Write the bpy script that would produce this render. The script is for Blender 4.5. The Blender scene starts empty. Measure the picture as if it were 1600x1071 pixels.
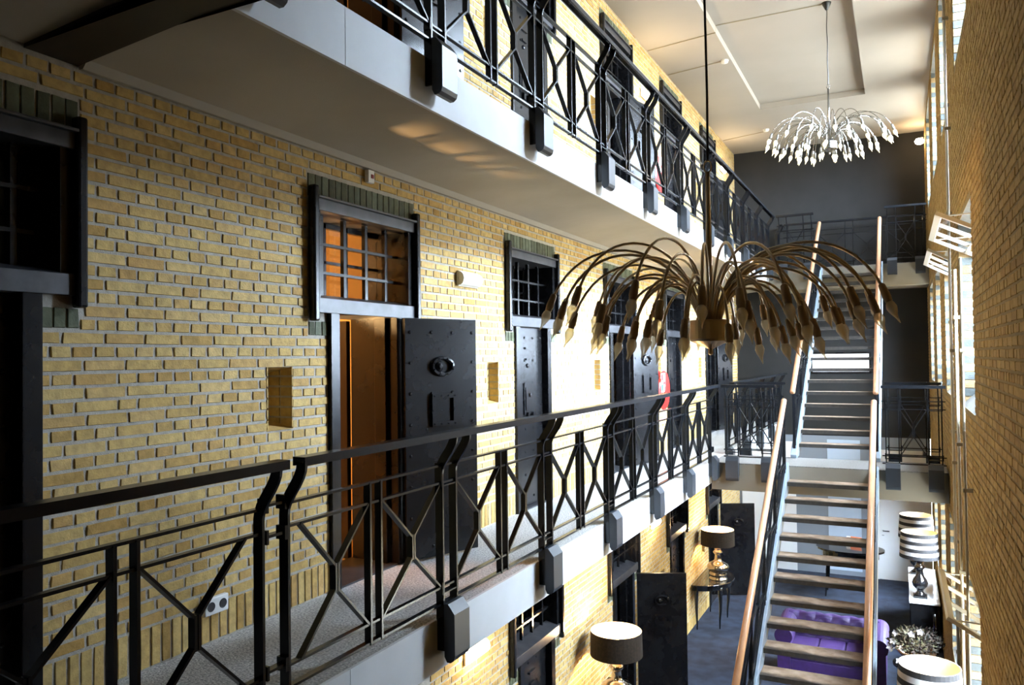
import bpy, math, random
from mathutils import Vector, Matrix
random.seed(7)
S = bpy.context.scene
COL = S.collection
PI = math.pi

# ------------------------------------------------------------ camera, sky, exposure
CAM = Vector((3.32, 0.0, 1.5))
FPX = 1225.0
WX = (0.89567132, -0.01944044, -0.44429152)     # world axes seen in (right, down, forward)
WY = (0.44454886, 0.01169865, 0.89567821)
WZ = (-0.01221477, -0.99974257, 0.01912038)
right = Vector((WX[0], WY[0], WZ[0])); down = Vector((WX[1], WY[1], WZ[1])); fwd = Vector((WX[2], WY[2], WZ[2]))
cd = bpy.data.cameras.new('camera'); cam = bpy.data.objects.new('camera', cd); COL.objects.link(cam)
cd.sensor_width = 36.0; cd.lens = FPX / 1600 * 36.0; cd.clip_start = 0.02; cd.clip_end = 200
m = Matrix.Identity(4)
for i in range(3):
    m[i][0] = right[i]; m[i][1] = -down[i]; m[i][2] = -fwd[i]; m[i][3] = CAM[i]
cam.matrix_world = m
S.camera = cam
W = bpy.data.worlds.new('sky'); S.world = W; W.use_nodes = True
bg = W.node_tree.nodes['Background']
bg.inputs[1].default_value = 268.0
_nt = W.node_tree                      # overcast sky: brighter overhead, duller ground below the horizon
_tc = _nt.nodes.new('ShaderNodeTexCoord'); _sx = _nt.nodes.new('ShaderNodeSeparateXYZ'); _nt.links.new(_tc.outputs['Generated'], _sx.inputs[0])
_mr = _nt.nodes.new('ShaderNodeMapRange'); _mr.inputs[1].default_value = -1; _mr.inputs[2].default_value = 1; _nt.links.new(_sx.outputs['Z'], _mr.inputs[0])
_cr = _nt.nodes.new('ShaderNodeValToRGB'); _nt.links.new(_mr.outputs[0], _cr.inputs[0]); _nt.links.new(_cr.outputs[0], bg.inputs[0])
_e = _cr.color_ramp.elements
_e[0].position = 0.48; _e[0].color = (0.17, 0.18, 0.17, 1); _e[1].position = 1.0; _e[1].color = (0.70, 0.85, 1.0, 1)
_k = _e.new(0.51); _k.color = (0.52, 0.65, 0.82, 1)
S.view_settings.view_transform = 'Standard'; S.view_settings.look = 'None'
S.view_settings.gamma = 1; S.view_settings.use_curve_mapping = False
S.view_settings.exposure = 0.0
try:
    S.cycles.max_bounces = 10; S.cycles.diffuse_bounces = 6; S.cycles.transparent_max_bounces = 16
    S.cycles.use_denoising = True; S.cycles.sample_clamp_indirect = 6.0; S.cycles.caustics_reflective = False
except Exception:
    pass

# main dimensions
RX = 3.82                  # right wall
YB = 18.2                  # back wall
LV = (-3.23, 0.0, 3.23)    # floors of the three storeys
CEIL = 6.07
GE = 0.91                  # edge of the galleries
DP = 2.73                  # spacing of the cell doors
DC = [4.435 + DP * (k - 1) for k in range(6)]      # door centres
WN = [7.05 + 2.73 * k for k in range(4)]           # near edges of the windows
WW = 1.6

# ------------------------------------------------------------ materials
def mat(name, col, rough=0.5, metal=0.0, noise=None, bump=None, emit=None, spec=None, coat=0.0):
    """principled material; noise = (scale, colour2, amount), bump = (scale, strength)"""
    M = bpy.data.materials.new(name); M.use_nodes = True
    nt = M.node_tree; b = nt.nodes['Principled BSDF']
    b.inputs['Base Color'].default_value = (*col, 1); b.inputs['Roughness'].default_value = rough
    b.inputs['Metallic'].default_value = metal
    if coat: b.inputs['Coat Weight'].default_value = coat
    if spec is not None: b.inputs['Specular IOR Level'].default_value = spec
    tc = None
    if noise or bump:
        tc = nt.nodes.new('ShaderNodeTexCoord')
    if noise:
        n = nt.nodes.new('ShaderNodeTexNoise'); n.inputs['Scale'].default_value = noise[0]; n.inputs['Detail'].default_value = 4
        nt.links.new(tc.outputs['Object'], n.inputs['Vector'])
        r = nt.nodes.new('ShaderNodeMapRange'); r.inputs[1].default_value = 0.35; r.inputs[2].default_value = 0.65
        r.inputs[4].default_value = noise[2]; nt.links.new(n.outputs[0], r.inputs[0])
        x = nt.nodes.new('ShaderNodeMix'); x.data_type = 'RGBA'
        x.inputs[6].default_value = (*col, 1); x.inputs[7].default_value = (*noise[1], 1)
        nt.links.new(r.outputs[0], x.inputs[0]); nt.links.new(x.outputs[2], b.inputs['Base Color'])
    if bump:
        n = nt.nodes.new('ShaderNodeTexNoise'); n.inputs['Scale'].default_value = bump[0]; n.inputs['Detail'].default_value = 5
        nt.links.new(tc.outputs['Object'], n.inputs['Vector'])
        q = nt.nodes.new('ShaderNodeBump'); q.inputs['Strength'].default_value = bump[1]; q.inputs['Distance'].default_value = 0.01
        nt.links.new(n.outputs[0], q.inputs['Height']); nt.links.new(q.outputs[0], b.inputs['Normal'])
    if emit:
        b.inputs['Emission Color'].default_value = (*emit[0], 1); b.inputs['Emission Strength'].default_value = emit[1]
    return M

def brick_mat(name, stops, dirt=0.25):
    M = bpy.data.materials.new(name); M.use_nodes = True
    nt = M.node_tree; b = nt.nodes['Principled BSDF']; b.inputs['Roughness'].default_value = 0.8
    b.inputs['Specular IOR Level'].default_value = 0.25
    at = nt.nodes.new('ShaderNodeAttribute'); at.attribute_name = 'tone'
    oi = nt.nodes.new('ShaderNodeObjectInfo')
    ad = nt.nodes.new('ShaderNodeMath'); ad.operation = 'ADD'
    nt.links.new(at.outputs['Fac'], ad.inputs[0]); nt.links.new(oi.outputs['Random'], ad.inputs[1])
    fr = nt.nodes.new('ShaderNodeMath'); fr.operation = 'FRACT'; nt.links.new(ad.outputs[0], fr.inputs[0])
    cr = nt.nodes.new('ShaderNodeValToRGB'); e = cr.color_ramp.elements
    e[0].position = 0; e[0].color = (*stops[0], 1); e[1].position = 1; e[1].color = (*stops[-1], 1)
    for i, s in enumerate(stops[1:-1]):
        k = e.new((i + 1) / (len(stops) - 1)); k.color = (*s, 1)
    nt.links.new(fr.outputs[0], cr.inputs[0])
    geo = nt.nodes.new('ShaderNodeNewGeometry')
    n = nt.nodes.new('ShaderNodeTexNoise'); n.inputs['Scale'].default_value = 22; n.inputs['Detail'].default_value = 5
    nt.links.new(geo.outputs['Position'], n.inputs['Vector'])
    mr = nt.nodes.new('ShaderNodeMapRange'); mr.inputs[1].default_value = 0.3; mr.inputs[2].default_value = 0.7
    mr.inputs[3].default_value = 1 - dirt; mr.inputs[4].default_value = 1 + dirt * 0.5
    nt.links.new(n.outputs[0], mr.inputs[0])
    mx = nt.nodes.new('ShaderNodeMix'); mx.data_type = 'RGBA'; mx.blend_type = 'MULTIPLY'; mx.inputs[0].default_value = 1
    nt.links.new(cr.outputs[0], mx.inputs[6]); nt.links.new(mr.outputs[0], mx.inputs[7])
    nt.links.new(mx.outputs[2], b.inputs['Base Color'])
    n2 = nt.nodes.new('ShaderNodeTexNoise'); n2.inputs['Scale'].default_value = 90; n2.inputs['Detail'].default_value = 4
    nt.links.new(geo.outputs['Position'], n2.inputs['Vector'])
    bp = nt.nodes.new('ShaderNodeBump'); bp.inputs['Strength'].default_value = 0.5; bp.inputs['Distance'].default_value = 0.006
    nt.links.new(n2.outputs[0], bp.inputs['Height']); nt.links.new(bp.outputs[0], b.inputs['Normal'])
    return M

def glass_mat(name, tint=(1, 1, 1), gloss=0.12, rough=0.02):
    M = bpy.data.materials.new(name); M.use_nodes = True
    nt = M.node_tree; nt.nodes.clear()
    o = nt.nodes.new('ShaderNodeOutputMaterial'); t = nt.nodes.new('ShaderNodeBsdfTransparent'); g = nt.nodes.new('ShaderNodeBsdfGlossy')
    t.inputs[0].default_value = (*tint, 1); g.inputs['Roughness'].default_value = rough
    lw = nt.nodes.new('ShaderNodeLayerWeight'); lw.inputs[0].default_value = 0.25
    mr = nt.nodes.new('ShaderNodeMapRange'); mr.inputs[3].default_value = gloss * 0.4; mr.inputs[4].default_value = min(1, gloss * 4)
    nt.links.new(lw.outputs['Facing'], mr.inputs[0])
    mx = nt.nodes.new('ShaderNodeMixShader'); nt.links.new(mr.outputs[0], mx.inputs[0])
    nt.links.new(t.outputs[0], mx.inputs[1]); nt.links.new(g.outputs[0], mx.inputs[2]); nt.links.new(mx.outputs[0], o.inputs[0])
    return M

BRICK = brick_mat('yellow_brick', [(0.50, 0.335, 0.110), (0.60, 0.43, 0.165), (0.44, 0.27, 0.080), (0.56, 0.40, 0.150), (0.62, 0.45, 0.19), (0.50, 0.31, 0.105), (0.58, 0.41, 0.15)])
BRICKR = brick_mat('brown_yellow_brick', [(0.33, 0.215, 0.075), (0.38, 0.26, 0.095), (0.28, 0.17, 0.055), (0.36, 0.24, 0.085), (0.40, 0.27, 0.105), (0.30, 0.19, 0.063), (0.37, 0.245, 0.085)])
GREEN = brick_mat('green_glazed_brick', [(0.085, 0.095, 0.055), (0.13, 0.14, 0.085), (0.07, 0.075, 0.045), (0.16, 0.18, 0.125), (0.10, 0.11, 0.07)])
REVEAL = brick_mat('reveal_brick', [(0.17, 0.115, 0.055), (0.20, 0.14, 0.07), (0.15, 0.098, 0.046)])
REVEALG = brick_mat('grey_glazed_brick', [(0.045, 0.052, 0.05), (0.06, 0.066, 0.064), (0.036, 0.043, 0.04)])
MORTAR = mat('grey_mortar', (0.46, 0.43, 0.375), 0.95, noise=(30, (0.37, 0.345, 0.30), 1), bump=(160, 0.4))
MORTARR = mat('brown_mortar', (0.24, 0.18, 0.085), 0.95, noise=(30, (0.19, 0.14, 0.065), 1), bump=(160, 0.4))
BLACK = mat('black_gloss_paint', (0.006, 0.006, 0.007), 0.24, noise=(6, (0.010, 0.010, 0.011), 1), spec=0.30)
IRON = mat('black_railing_paint', (0.006, 0.007, 0.009), 0.22, spec=0.38)
CASE = mat('charcoal_casing_paint', (0.022, 0.027, 0.035), 0.35)
STEELG = mat('worn_dark_steel', (0.022, 0.022, 0.025), 0.38, 0.1, noise=(9, (0.045, 0.045, 0.05), 1))
FASCIA = mat('pale_fascia_paint', (0.66, 0.68, 0.70), 0.5, noise=(3, (0.60, 0.62, 0.64), 1))
SOFFIT = mat('grey_soffit_plaster', (0.42, 0.38, 0.32), 0.8, noise=(1.2, (0.36, 0.32, 0.26), 1), bump=(150, 0.15))
CEILM = mat('cream_ceiling_paint', (0.40, 0.37, 0.335), 0.6, noise=(0.8, (0.36, 0.33, 0.295), 1))
MOULD = mat('moulding_paint', (0.36, 0.33, 0.28), 0.7)
CARPG = mat('speckled_grey_carpet', (0.64, 0.63, 0.615), 0.97, noise=(75, (0.26, 0.26, 0.265), 1), bump=(90, 1.0))
CARPB = mat('dark_blue_carpet', (0.020, 0.031, 0.060), 0.95, noise=(4, (0.007, 0.011, 0.024), 1), bump=(220, 0.8))
CHAR = mat('charcoal_wall_paint', (0.017, 0.0165, 0.016), 0.8, noise=(2.5, (0.013, 0.0128, 0.0125), 1), bump=(120, 0.2), spec=0.3)
STRING = mat('blue_grey_steel_paint', (0.23, 0.28, 0.33), 0.38, noise=(8, (0.19, 0.235, 0.28), 1))
TREAD = mat('worn_brown_treads', (0.42, 0.31, 0.23), 0.6, noise=(7, (0.24, 0.155, 0.095), 1), bump=(70, 0.3))
_n = TREAD.node_tree; _b = _n.nodes['Principled BSDF']; _src = _b.inputs['Base Color'].links[0].from_socket
_t = _n.nodes.new('ShaderNodeTexCoord'); _s = _n.nodes.new('ShaderNodeSeparateXYZ'); _n.links.new(_t.outputs['Object'], _s.inputs[0])
_w = _n.nodes.new('ShaderNodeTexNoise'); _w.inputs['Scale'].default_value = 5; _w.inputs['Detail'].default_value = 5; _n.links.new(_t.outputs['Object'], _w.inputs['Vector'])
_a = _n.nodes.new('ShaderNodeMath'); _a.operation = 'MULTIPLY_ADD'; _a.inputs[1].default_value = -0.22; _n.links.new(_w.outputs[0], _a.inputs[0]); _n.links.new(_s.outputs['Y'], _a.inputs[2])
_r = _n.nodes.new('ShaderNodeMapRange'); _r.inputs[1].default_value = -0.085; _r.inputs[2].default_value = -0.02; _n.links.new(_a.outputs[0], _r.inputs[0])
_x = _n.nodes.new('ShaderNodeMix'); _x.data_type = 'RGBA'; _x.inputs[6].default_value = (0.05, 0.036, 0.026, 1); _n.links.new(_r.outputs[0], _x.inputs[0]); _n.links.new(_src, _x.inputs[7]); _n.links.new(_x.outputs[2], _b.inputs['Base Color'])
TREADK = mat('dark_tread_edge', (0.022, 0.020, 0.018), 0.5, noise=(20, (0.05, 0.04, 0.03), 0.6))
RAILW = mat('copper_brown_handrail', (0.50, 0.27, 0.15), 0.32, noise=(6, (0.42, 0.215, 0.115), 1), coat=0.4)
ROOMW = mat('warm_cream_wall', (0.66, 0.52, 0.30), 0.85)
WOODD = mat('dark_brown_door', (0.024, 0.016, 0.010), 0.5, noise=(5, (0.017, 0.011, 0.007), 1), spec=0.3)
WHITE = mat('white_plastic', (0.80, 0.80, 0.78), 0.4)
WPAINT = mat('white_frame_paint', (0.82, 0.82, 0.79), 0.35)
GREYW = mat('grey_blue_wall', (0.20, 0.225, 0.26), 0.7)
LBLUE = mat('pale_blue_panel', (0.42, 0.50, 0.60), 0.6)
DOORW = mat('white_door_paint', (0.80, 0.80, 0.79), 0.45)
GLASS = glass_mat('window_glass')
DGLASS = glass_mat('transom_glass', (0.75, 0.75, 0.75), 0.22)
BULBG = glass_mat('clear_bulb_glass', (0.93, 0.87, 0.74), 0.30, 0.08)
_n = BULBG.node_tree; _o = [q for q in _n.nodes if q.type == 'OUTPUT_MATERIAL'][0]; _old = _o.inputs[0].links[0].from_socket
_tr = _n.nodes.new('ShaderNodeBsdfTranslucent'); _tr.inputs[0].default_value = (0.85, 0.75, 0.55, 1)
_df = _n.nodes.new('ShaderNodeBsdfDiffuse'); _df.inputs[0].default_value = (0.75, 0.66, 0.50, 1)
_m1 = _n.nodes.new('ShaderNodeMixShader'); _n.links.new(_tr.outputs[0], _m1.inputs[1]); _n.links.new(_df.outputs[0], _m1.inputs[2])
_m2 = _n.nodes.new('ShaderNodeMixShader'); _m2.inputs[0].default_value = 0.36; _n.links.new(_old, _m2.inputs[1]); _n.links.new(_m1.outputs[0], _m2.inputs[2]); _n.links.new(_m2.outputs[0], _o.inputs[0])
PLASTER = mat('grey_sill_plaster', (0.13, 0.13, 0.125), 0.85, bump=(60, 0.3), noise=(9, (0.09, 0.09, 0.085), 1))
NICKEL = mat('brushed_nickel', (0.60, 0.48, 0.31), 0.30, 1.0)
CHROME = mat('polished_chrome', (0.34, 0.34, 0.33), 0.25, 1.0)
SOCK = mat('bronze_socket', (0.40, 0.285, 0.17), 0.4, 0.4)
SOCKW = mat('chrome_socket', (0.22, 0.21, 0.19), 0.4, 0.8)
LITB = mat('lit_candle_bulb', (0.9, 0.85, 0.7), 0.3, emit=((1.0, 0.88, 0.50), 3.0))
SILVER = mat('mercury_silver', (0.80, 0.72, 0.60), 0.12, 1.0)
SHADE = mat('dark_brown_shade', (0.030, 0.021, 0.014), 0.8, noise=(40, (0.018, 0.013, 0.010), 1), spec=0.2)
SHADEI = mat('copper_shade_lining', (0.75, 0.50, 0.30), 0.5)
SHADEIC = mat('cream_shade_lining', (0.85, 0.72, 0.48), 0.7)
LACQ = mat('black_lacquer', (0.008, 0.008, 0.009), 0.1, coat=0.6)
STRW = mat('white_stripe_fabric', (0.62, 0.62, 0.62), 0.8)
STRB = mat('black_stripe_fabric', (0.015, 0.015, 0.018), 0.8)
PURPLE = mat('purple_velvet', (0.026, 0.006, 0.072), 0.55, noise=(12, (0.016, 0.003, 0.045), 1))
PURPLE.node_tree.nodes['Principled BSDF'].inputs['Sheen Weight'].default_value = 0.12
PURPLE.node_tree.nodes['Principled BSDF'].inputs['Sheen Tint'].default_value = (0.6, 0.35, 0.95, 1)
BRIDGE = mat('taupe_bridge_plaster', (0.24, 0.215, 0.17), 0.8, noise=(1.5, (0.20, 0.18, 0.14), 1), bump=(150, 0.15))
CARPD = mat('taupe_bridge_carpet', (0.22, 0.21, 0.195), 0.97, noise=(75, (0.11, 0.105, 0.10), 1), bump=(90, 1.0))  # darker, browner carpet on the bridge landings than on the galleries
PALETOP = mat('pale_glass_top', (0.55, 0.56, 0.56), 0.12)
RED = mat('red_enamel', (0.62, 0.02, 0.015), 0.35)
BLUE = mat('blue_sign_ink', (0.03, 0.14, 0.45), 0.5)
ORANGE = mat('orange_cover', (0.80, 0.22, 0.10), 0.5)
LEAFM = mat('dried_foliage', (0.045, 0.048, 0.014), 0.7, noise=(30, (0.085, 0.052, 0.028), 1))
LEAFD = mat('dark_foliage', (0.016, 0.018, 0.010), 0.7, noise=(30, (0.035, 0.016, 0.010), 1))
PETAL = mat('pale_petals', (0.42, 0.37, 0.35), 0.7)
COPPERB = mat('copper_bowl', (0.62, 0.36, 0.20), 0.25, 0.9)
LITW = mat('lit_lamp_diffuser', (0.9, 0.9, 0.85), 0.4, emit=((1.0, 0.74, 0.42), 110.0))
FILA = mat('lamp_bulb_glow', (1, 0.9, 0.7), 0.4, emit=((1.0, 0.72, 0.38), 60.0))
CORD = mat('black_cord', (0.01, 0.01, 0.01), 0.5)
PIPE = mat('grey_white_pipe', (0.50, 0.47, 0.38), 0.45)
PIPED = mat('dull_rod', (0.30, 0.26, 0.18), 0.5)

# ------------------------------------------------------------ geometry helpers
class MB:
    def __init__(s): s.v = []; s.f = []; s.mi = []; s.smooth = False
    def add(s, vs, fs, mi=0):
        o = len(s.v); s.v += [tuple(p) for p in vs]; s.f += [tuple(i + o for i in q) for q in fs]; s.mi += [mi] * len(fs); return s
    def box(s, x0, x1, y0, y1, z0, z1, mi=0):
        return s.add([(x0,y0,z0),(x1,y0,z0),(x1,y1,z0),(x0,y1,z0),(x0,y0,z1),(x1,y0,z1),(x1,y1,z1),(x0,y1,z1)],
              [(0,3,2,1),(4,5,6,7),(0,1,5,4),(1,2,6,5),(2,3,7,6),(3,0,4,7)], mi)
    def bar(s, p0, p1, w, t, side=(1,0,0), mi=0):
        """bar from p0 to p1: w along `side`, t across"""
        p0 = Vector(p0); p1 = Vector(p1); d = (p1 - p0).normalized()
        a = Vector(side); a = (a - d * a.dot(d)).normalized(); b = d.cross(a)
        vs = []
        for p in (p0, p1):
            for i, j in ((-1,-1),(1,-1),(1,1),(-1,1)): vs.append(p + a * (i*w/2) + b * (j*t/2))
        return s.add(vs, [(0,3,2,1),(4,5,6,7),(0,1,5,4),(1,2,6,5),(2,3,7,6),(3,0,4,7)], mi)
    def strip(s, pts, w, t, side=(1,0,0), mi=0):
        """rectangular section swept along pts; side = direction of w"""
        n = len(pts); P = [Vector(p) for p in pts]; vs = []
        for k in range(n):
            d = (P[min(k+1, n-1)] - P[max(k-1, 0)]).normalized()
            a = Vector(side); a = (a - d * a.dot(d)).normalized(); b = d.cross(a)
            for i, j in ((-1,-1),(1,-1),(1,1),(-1,1)): vs.append(P[k] + a*(i*w/2) + b*(j*t/2))
        fs = [(0,3,2,1), tuple(4*(n-1)+i for i in range(4))]
        for k in range(n-1):
            for i in range(4): j = (i+1) % 4; fs.append((4*k+i, 4*k+j, 4*k+4+j, 4*k+4+i))
        return s.add(vs, fs, mi)
    def tube(s, pts, r, n=8, mi=0, caps=True):
        P = [Vector(p) for p in pts]; m_ = len(P); vs = []; a = None
        for k in range(m_):
            d = (P[min(k+1, m_-1)] - P[max(k-1, 0)]).normalized()
            if a is None: a = d.orthogonal().normalized()
            a = (a - d * a.dot(d)).normalized(); b = d.cross(a)
            rr = r[k] if isinstance(r, (list, tuple)) else r
            for i in range(n):
                t = 2*PI*i/n; vs.append(P[k] + a*(rr*math.cos(t)) + b*(rr*math.sin(t)))
        fs = []
        for k in range(m_-1):
            for i in range(n): j = (i+1) % n; fs.append((k*n+i, k*n+j, k*n+n+j, k*n+n+i))
        if caps: fs += [tuple(range(n-1, -1, -1)), tuple((m_-1)*n+i for i in range(n))]
        return s.add(vs, fs, mi)
    def lathe(s, prof, n=24, c=(0,0,0), mi=0, axis='z', off=None):
        vs = []
        for k, (r, h) in enumerate(prof):
            o = off[k] if off else (0, 0)
            for i in range(n):
                t = 2*PI*i/n; a, b = r*math.cos(t)+o[0], r*math.sin(t)+o[1]
                if axis == 'z': vs.append((c[0]+a, c[1]+b, c[2]+h))
                else: vs.append((c[0]+h, c[1]+a, c[2]+b))
        fs = []
        for k in range(len(prof)-1):
            for i in range(n): j = (i+1) % n; fs.append((k*n+i, k*n+j, k*n+n+j, k*n+n+i))
        fs += [tuple(range(n-1, -1, -1)), tuple((len(prof)-1)*n+i for i in range(n))]
        return s.add(vs, fs, mi)
    def prism(s, pts, d, mi=0):
        """closed outline pts (3D, planar) extruded by vector d"""
        n = len(pts); d = Vector(d); vs = [Vector(p) for p in pts] + [Vector(p)+d for p in pts]
        fs = [tuple(range(n-1, -1, -1)), tuple(range(n, 2*n))] + [(i, (i+1) % n, n+(i+1) % n, n+i) for i in range(n)]
        return s.add(vs, fs, mi)
    def quad(s, a, b, c, d, mi=0): return s.add([a,b,c,d], [(0,1,2,3)], mi)
    def mesh(s, name, mats, smooth=False):
        me = bpy.data.meshes.new(name); me.from_pydata(s.v, [], s.f)
        for q in (mats if isinstance(mats, (list, tuple)) else [mats]): me.materials.append(q)
        if any(s.mi): me.polygons.foreach_set('material_index', s.mi)
        if smooth: me.polygons.foreach_set('use_smooth', [True]*len(s.f))
        me.update(); return me

def fixn(me):
    import bmesh
    b = bmesh.new(); b.from_mesh(me); bmesh.ops.recalc_face_normals(b, faces=b.faces); b.to_mesh(me); b.free()

def obj(name, mb, mats, parent=None, smooth=False, bev=0.0, kind=None, world=False):
    me = mb if isinstance(mb, bpy.types.Mesh) else mb.mesh(name, mats, smooth)
    if not isinstance(mb, bpy.types.Mesh): fixn(me)
    o = bpy.data.objects.new(name, me); COL.objects.link(o)
    if bev:
        q = o.modifiers.new('bevel', 'BEVEL'); q.width = bev; q.segments = 2; q.limit_method = 'ANGLE'
    if parent:
        o.parent = parent
        if world:
            M = Matrix.Translation(parent.location) @ parent.rotation_euler.to_matrix().to_4x4()
            o.matrix_parent_inverse = M.inverted()
    if kind: o['kind'] = kind
    return o
def tag(o, label, cat, group=None, kind=None):
    o['label'] = label; o['category'] = cat
    if group: o['group'] = group
    if kind: o['kind'] = kind
    return o
def empty(name, loc=(0,0,0), rz=0.0):
    o = bpy.data.objects.new(name, None); COL.objects.link(o); o.location = loc; o.rotation_euler = (0,0,rz); o.empty_display_size = 0.1
    return o
def kids(o): return [c for c in bpy.data.objects if c.parent == o]
def copy_tree(o, parent=None):
    c = o.copy(); COL.objects.link(c)
    if parent: c.parent = parent
    for ch in kids(o): copy_tree(ch, c)
    return c
def project(p):
    q = Vector(p) - CAM; a, b, c = q.dot(right), q.dot(down), q.dot(fwd)
    if c < 0.1: return None
    return 800 + FPX*a/c, 535.5 + FPX*b/c, c

# ------------------------------------------------------------ walls with openings
def wall_core(name, xf, xb, y0, y1, z0, z1, holes, mats):
    """solid wall between x = xf (room face) and xb, with rectangular through-holes (y0,y1,z0,z1)"""
    ys = sorted({y0, y1} | {h[0] for h in holes} | {h[1] for h in holes}); zs = sorted({z0, z1} | {h[2] for h in holes} | {h[3] for h in holes})
    ny, nz = len(ys)-1, len(zs)-1
    solid = [[not any(h[0] < (ys[i]+ys[i+1])/2 < h[1] and h[2] < (zs[j]+zs[j+1])/2 < h[3] for h in holes) for j in range(nz)] for i in range(ny)]
    mb = MB(); sg = 1 if xf > xb else -1
    def sol(i, j): return 0 <= i < ny and 0 <= j < nz and solid[i][j]
    for i in range(ny):
        for j in range(nz):
            if not solid[i][j]: continue
            a, b, c, d = ys[i], ys[i+1], zs[j], zs[j+1]
            mb.quad((xf,a,c),(xf,b,c),(xf,b,d),(xf,a,d)); mb.quad((xb,a,c),(xb,a,d),(xb,b,d),(xb,b,c))
            for di, dj, q in ((-1,0,[(xf,a,c),(xf,a,d),(xb,a,d),(xb,a,c)]), (1,0,[(xf,b,c),(xb,b,c),(xb,b,d),(xf,b,d)]),
                              (0,-1,[(xf,a,c),(xb,a,c),(xb,b,c),(xf,b,c)]), (0,1,[(xf,a,d),(xf,b,d),(xb,b,d),(xb,a,d)])):
                if not sol(i+di, j+dj): mb.quad(*q)
    me = mb.mesh(name, mats); fixn(me)
    return me

JW = 0.013
def brick_verts(x, sg, y0, y1, z0, z1, dep, r):
    """brick face on plane x, facing sg; base ring is behind the mortar face"""
    xa = x - sg*0.004; xb = x + sg*dep; c = 0.003
    j = lambda: r.uniform(-0.003, 0.003)
    return [(xa,y0,z0),(xa,y1,z0),(xa,y1,z1),(xa,y0,z1),
            (xb,y0+c+j(),z0+c+j()),(xb,y1-c+j(),z0+c+j()),(xb,y1-c+j(),z1-c+j()),(xb,y0+c+j(),z1-c+j())]
BF = [(4,5,6,7),(0,1,5,4),(1,2,6,5),(2,3,7,6),(3,0,4,7)]
def courses(z0, z1, y0, y1, cut, seed, ch=0.0625, pitch=0.216):
    """yield (y0,y1,z0,z1) bricks in English bond, cut = list of rectangles left free"""
    r = random.Random(seed); k = 0; z = z0
    while z < z1 - 0.02:
        zt = min(z + ch, z1); par = k % 2
        p = pitch if par == 0 else pitch/2
        y = y0 - (0 if par == 0 else pitch*0.25) - (pitch/2 if k % 4 == 2 else 0)
        cs = [(c[0], c[1]) for c in cut if c[2] < zt - 0.012 and c[3] > z + 0.012]
        while y < y1:
            pp = p * (1 + r.uniform(-0.03, 0.03))
            if par == 1 and r.random() < 0.06: pp *= 2
            if par == 0 and r.random() < 0.06: pp *= 0.5
            a, b = max(y, y0), min(y + pp, y1)
            segs = [(a, b)]
            for c0, c1 in cs:
                n_ = []
                for s0, s1 in segs:
                    if c1 <= s0 or c0 >= s1: n_.append((s0, s1)); continue
                    if c0 > s0: n_.append((s0, c0 + JW*0.4))
                    if c1 < s1: n_.append((c1 - JW*0.4, s1))
                segs = n_
            for s0, s1 in segs:
                if s1 - s0 > 0.035: yield (s0 + JW/2, s1 - JW/2, z + JW/2, zt - JW/2)
            y += pp
        z += ch; k += 1

def area_px(x, b):
    P = [project((x, y, z)) for y, z in ((b[0],b[2]),(b[1],b[2]),(b[1],b[3]),(b[0],b[3]))]
    if any(p is None for p in P): return 0
    cx = sum(p[0] for p in P)/4; cy = sum(p[1] for p in P)/4
    if not (4 < cx < 1596 and 4 < cy < 1067): return 0
    return abs(sum(P[i][0]*P[(i+1)%4][1] - P[(i+1)%4][0]*P[i][1] for i in range(4)))/2

def lay_bricks(wall, x, sg, bricks, M, nsolo, dep=0.0055, hide=None, name='brick'):
    r = random.Random(5)
    order = sorted(range(len(bricks)), key=lambda i: -(0 if hide and hide(bricks[i]) else area_px(x, bricks[i])))
    solo = set(order[:nsolo]); vs = []; fs = []; tones = []
    for i, b in enumerate(bricks):
        if i in solo: continue
        o = len(vs); vs += brick_verts(x, sg, *b, dep + r.uniform(-0.0018, 0.0018), r); fs += [tuple(q+o for q in f) for f in BF]; tones += [r.random()]*5
    if vs:
        me = bpy.data.meshes.new('brickwork'); me.from_pydata(vs, [], fs); me.materials.append(M)
        a = me.attributes.new('tone', 'FLOAT', 'FACE'); a.data.foreach_set('value', tones); fixn(me)
        o = bpy.data.objects.new('brickwork', me); COL.objects.link(o); o.parent = wall; o['kind'] = 'stuff'
    shared = {}
    for i in sorted(solo):
        b = bricks[i]; L = b[1]-b[0]; H = b[3]-b[2]; key = (round(L/0.012), round(H/0.006), i % 3)
        if key not in shared:
            L0, H0 = key[0]*0.012, key[1]*0.006
            me = bpy.data.meshes.new(name); me.from_pydata(brick_verts(0, sg, -L0/2, L0/2, -H0/2, H0/2, dep, r), [], BF); me.materials.append(M); fixn(me)
            shared[key] = (me, L0, H0)
        me, L0, H0 = shared[key]
        o = bpy.data.objects.new(name, me); COL.objects.link(o); o.parent = wall
        o.location = (x + sg*r.uniform(-0.0015, 0.0015), (b[0]+b[1])/2, (b[2]+b[3])/2); o.scale = (1, L/L0, H/H0)

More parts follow.
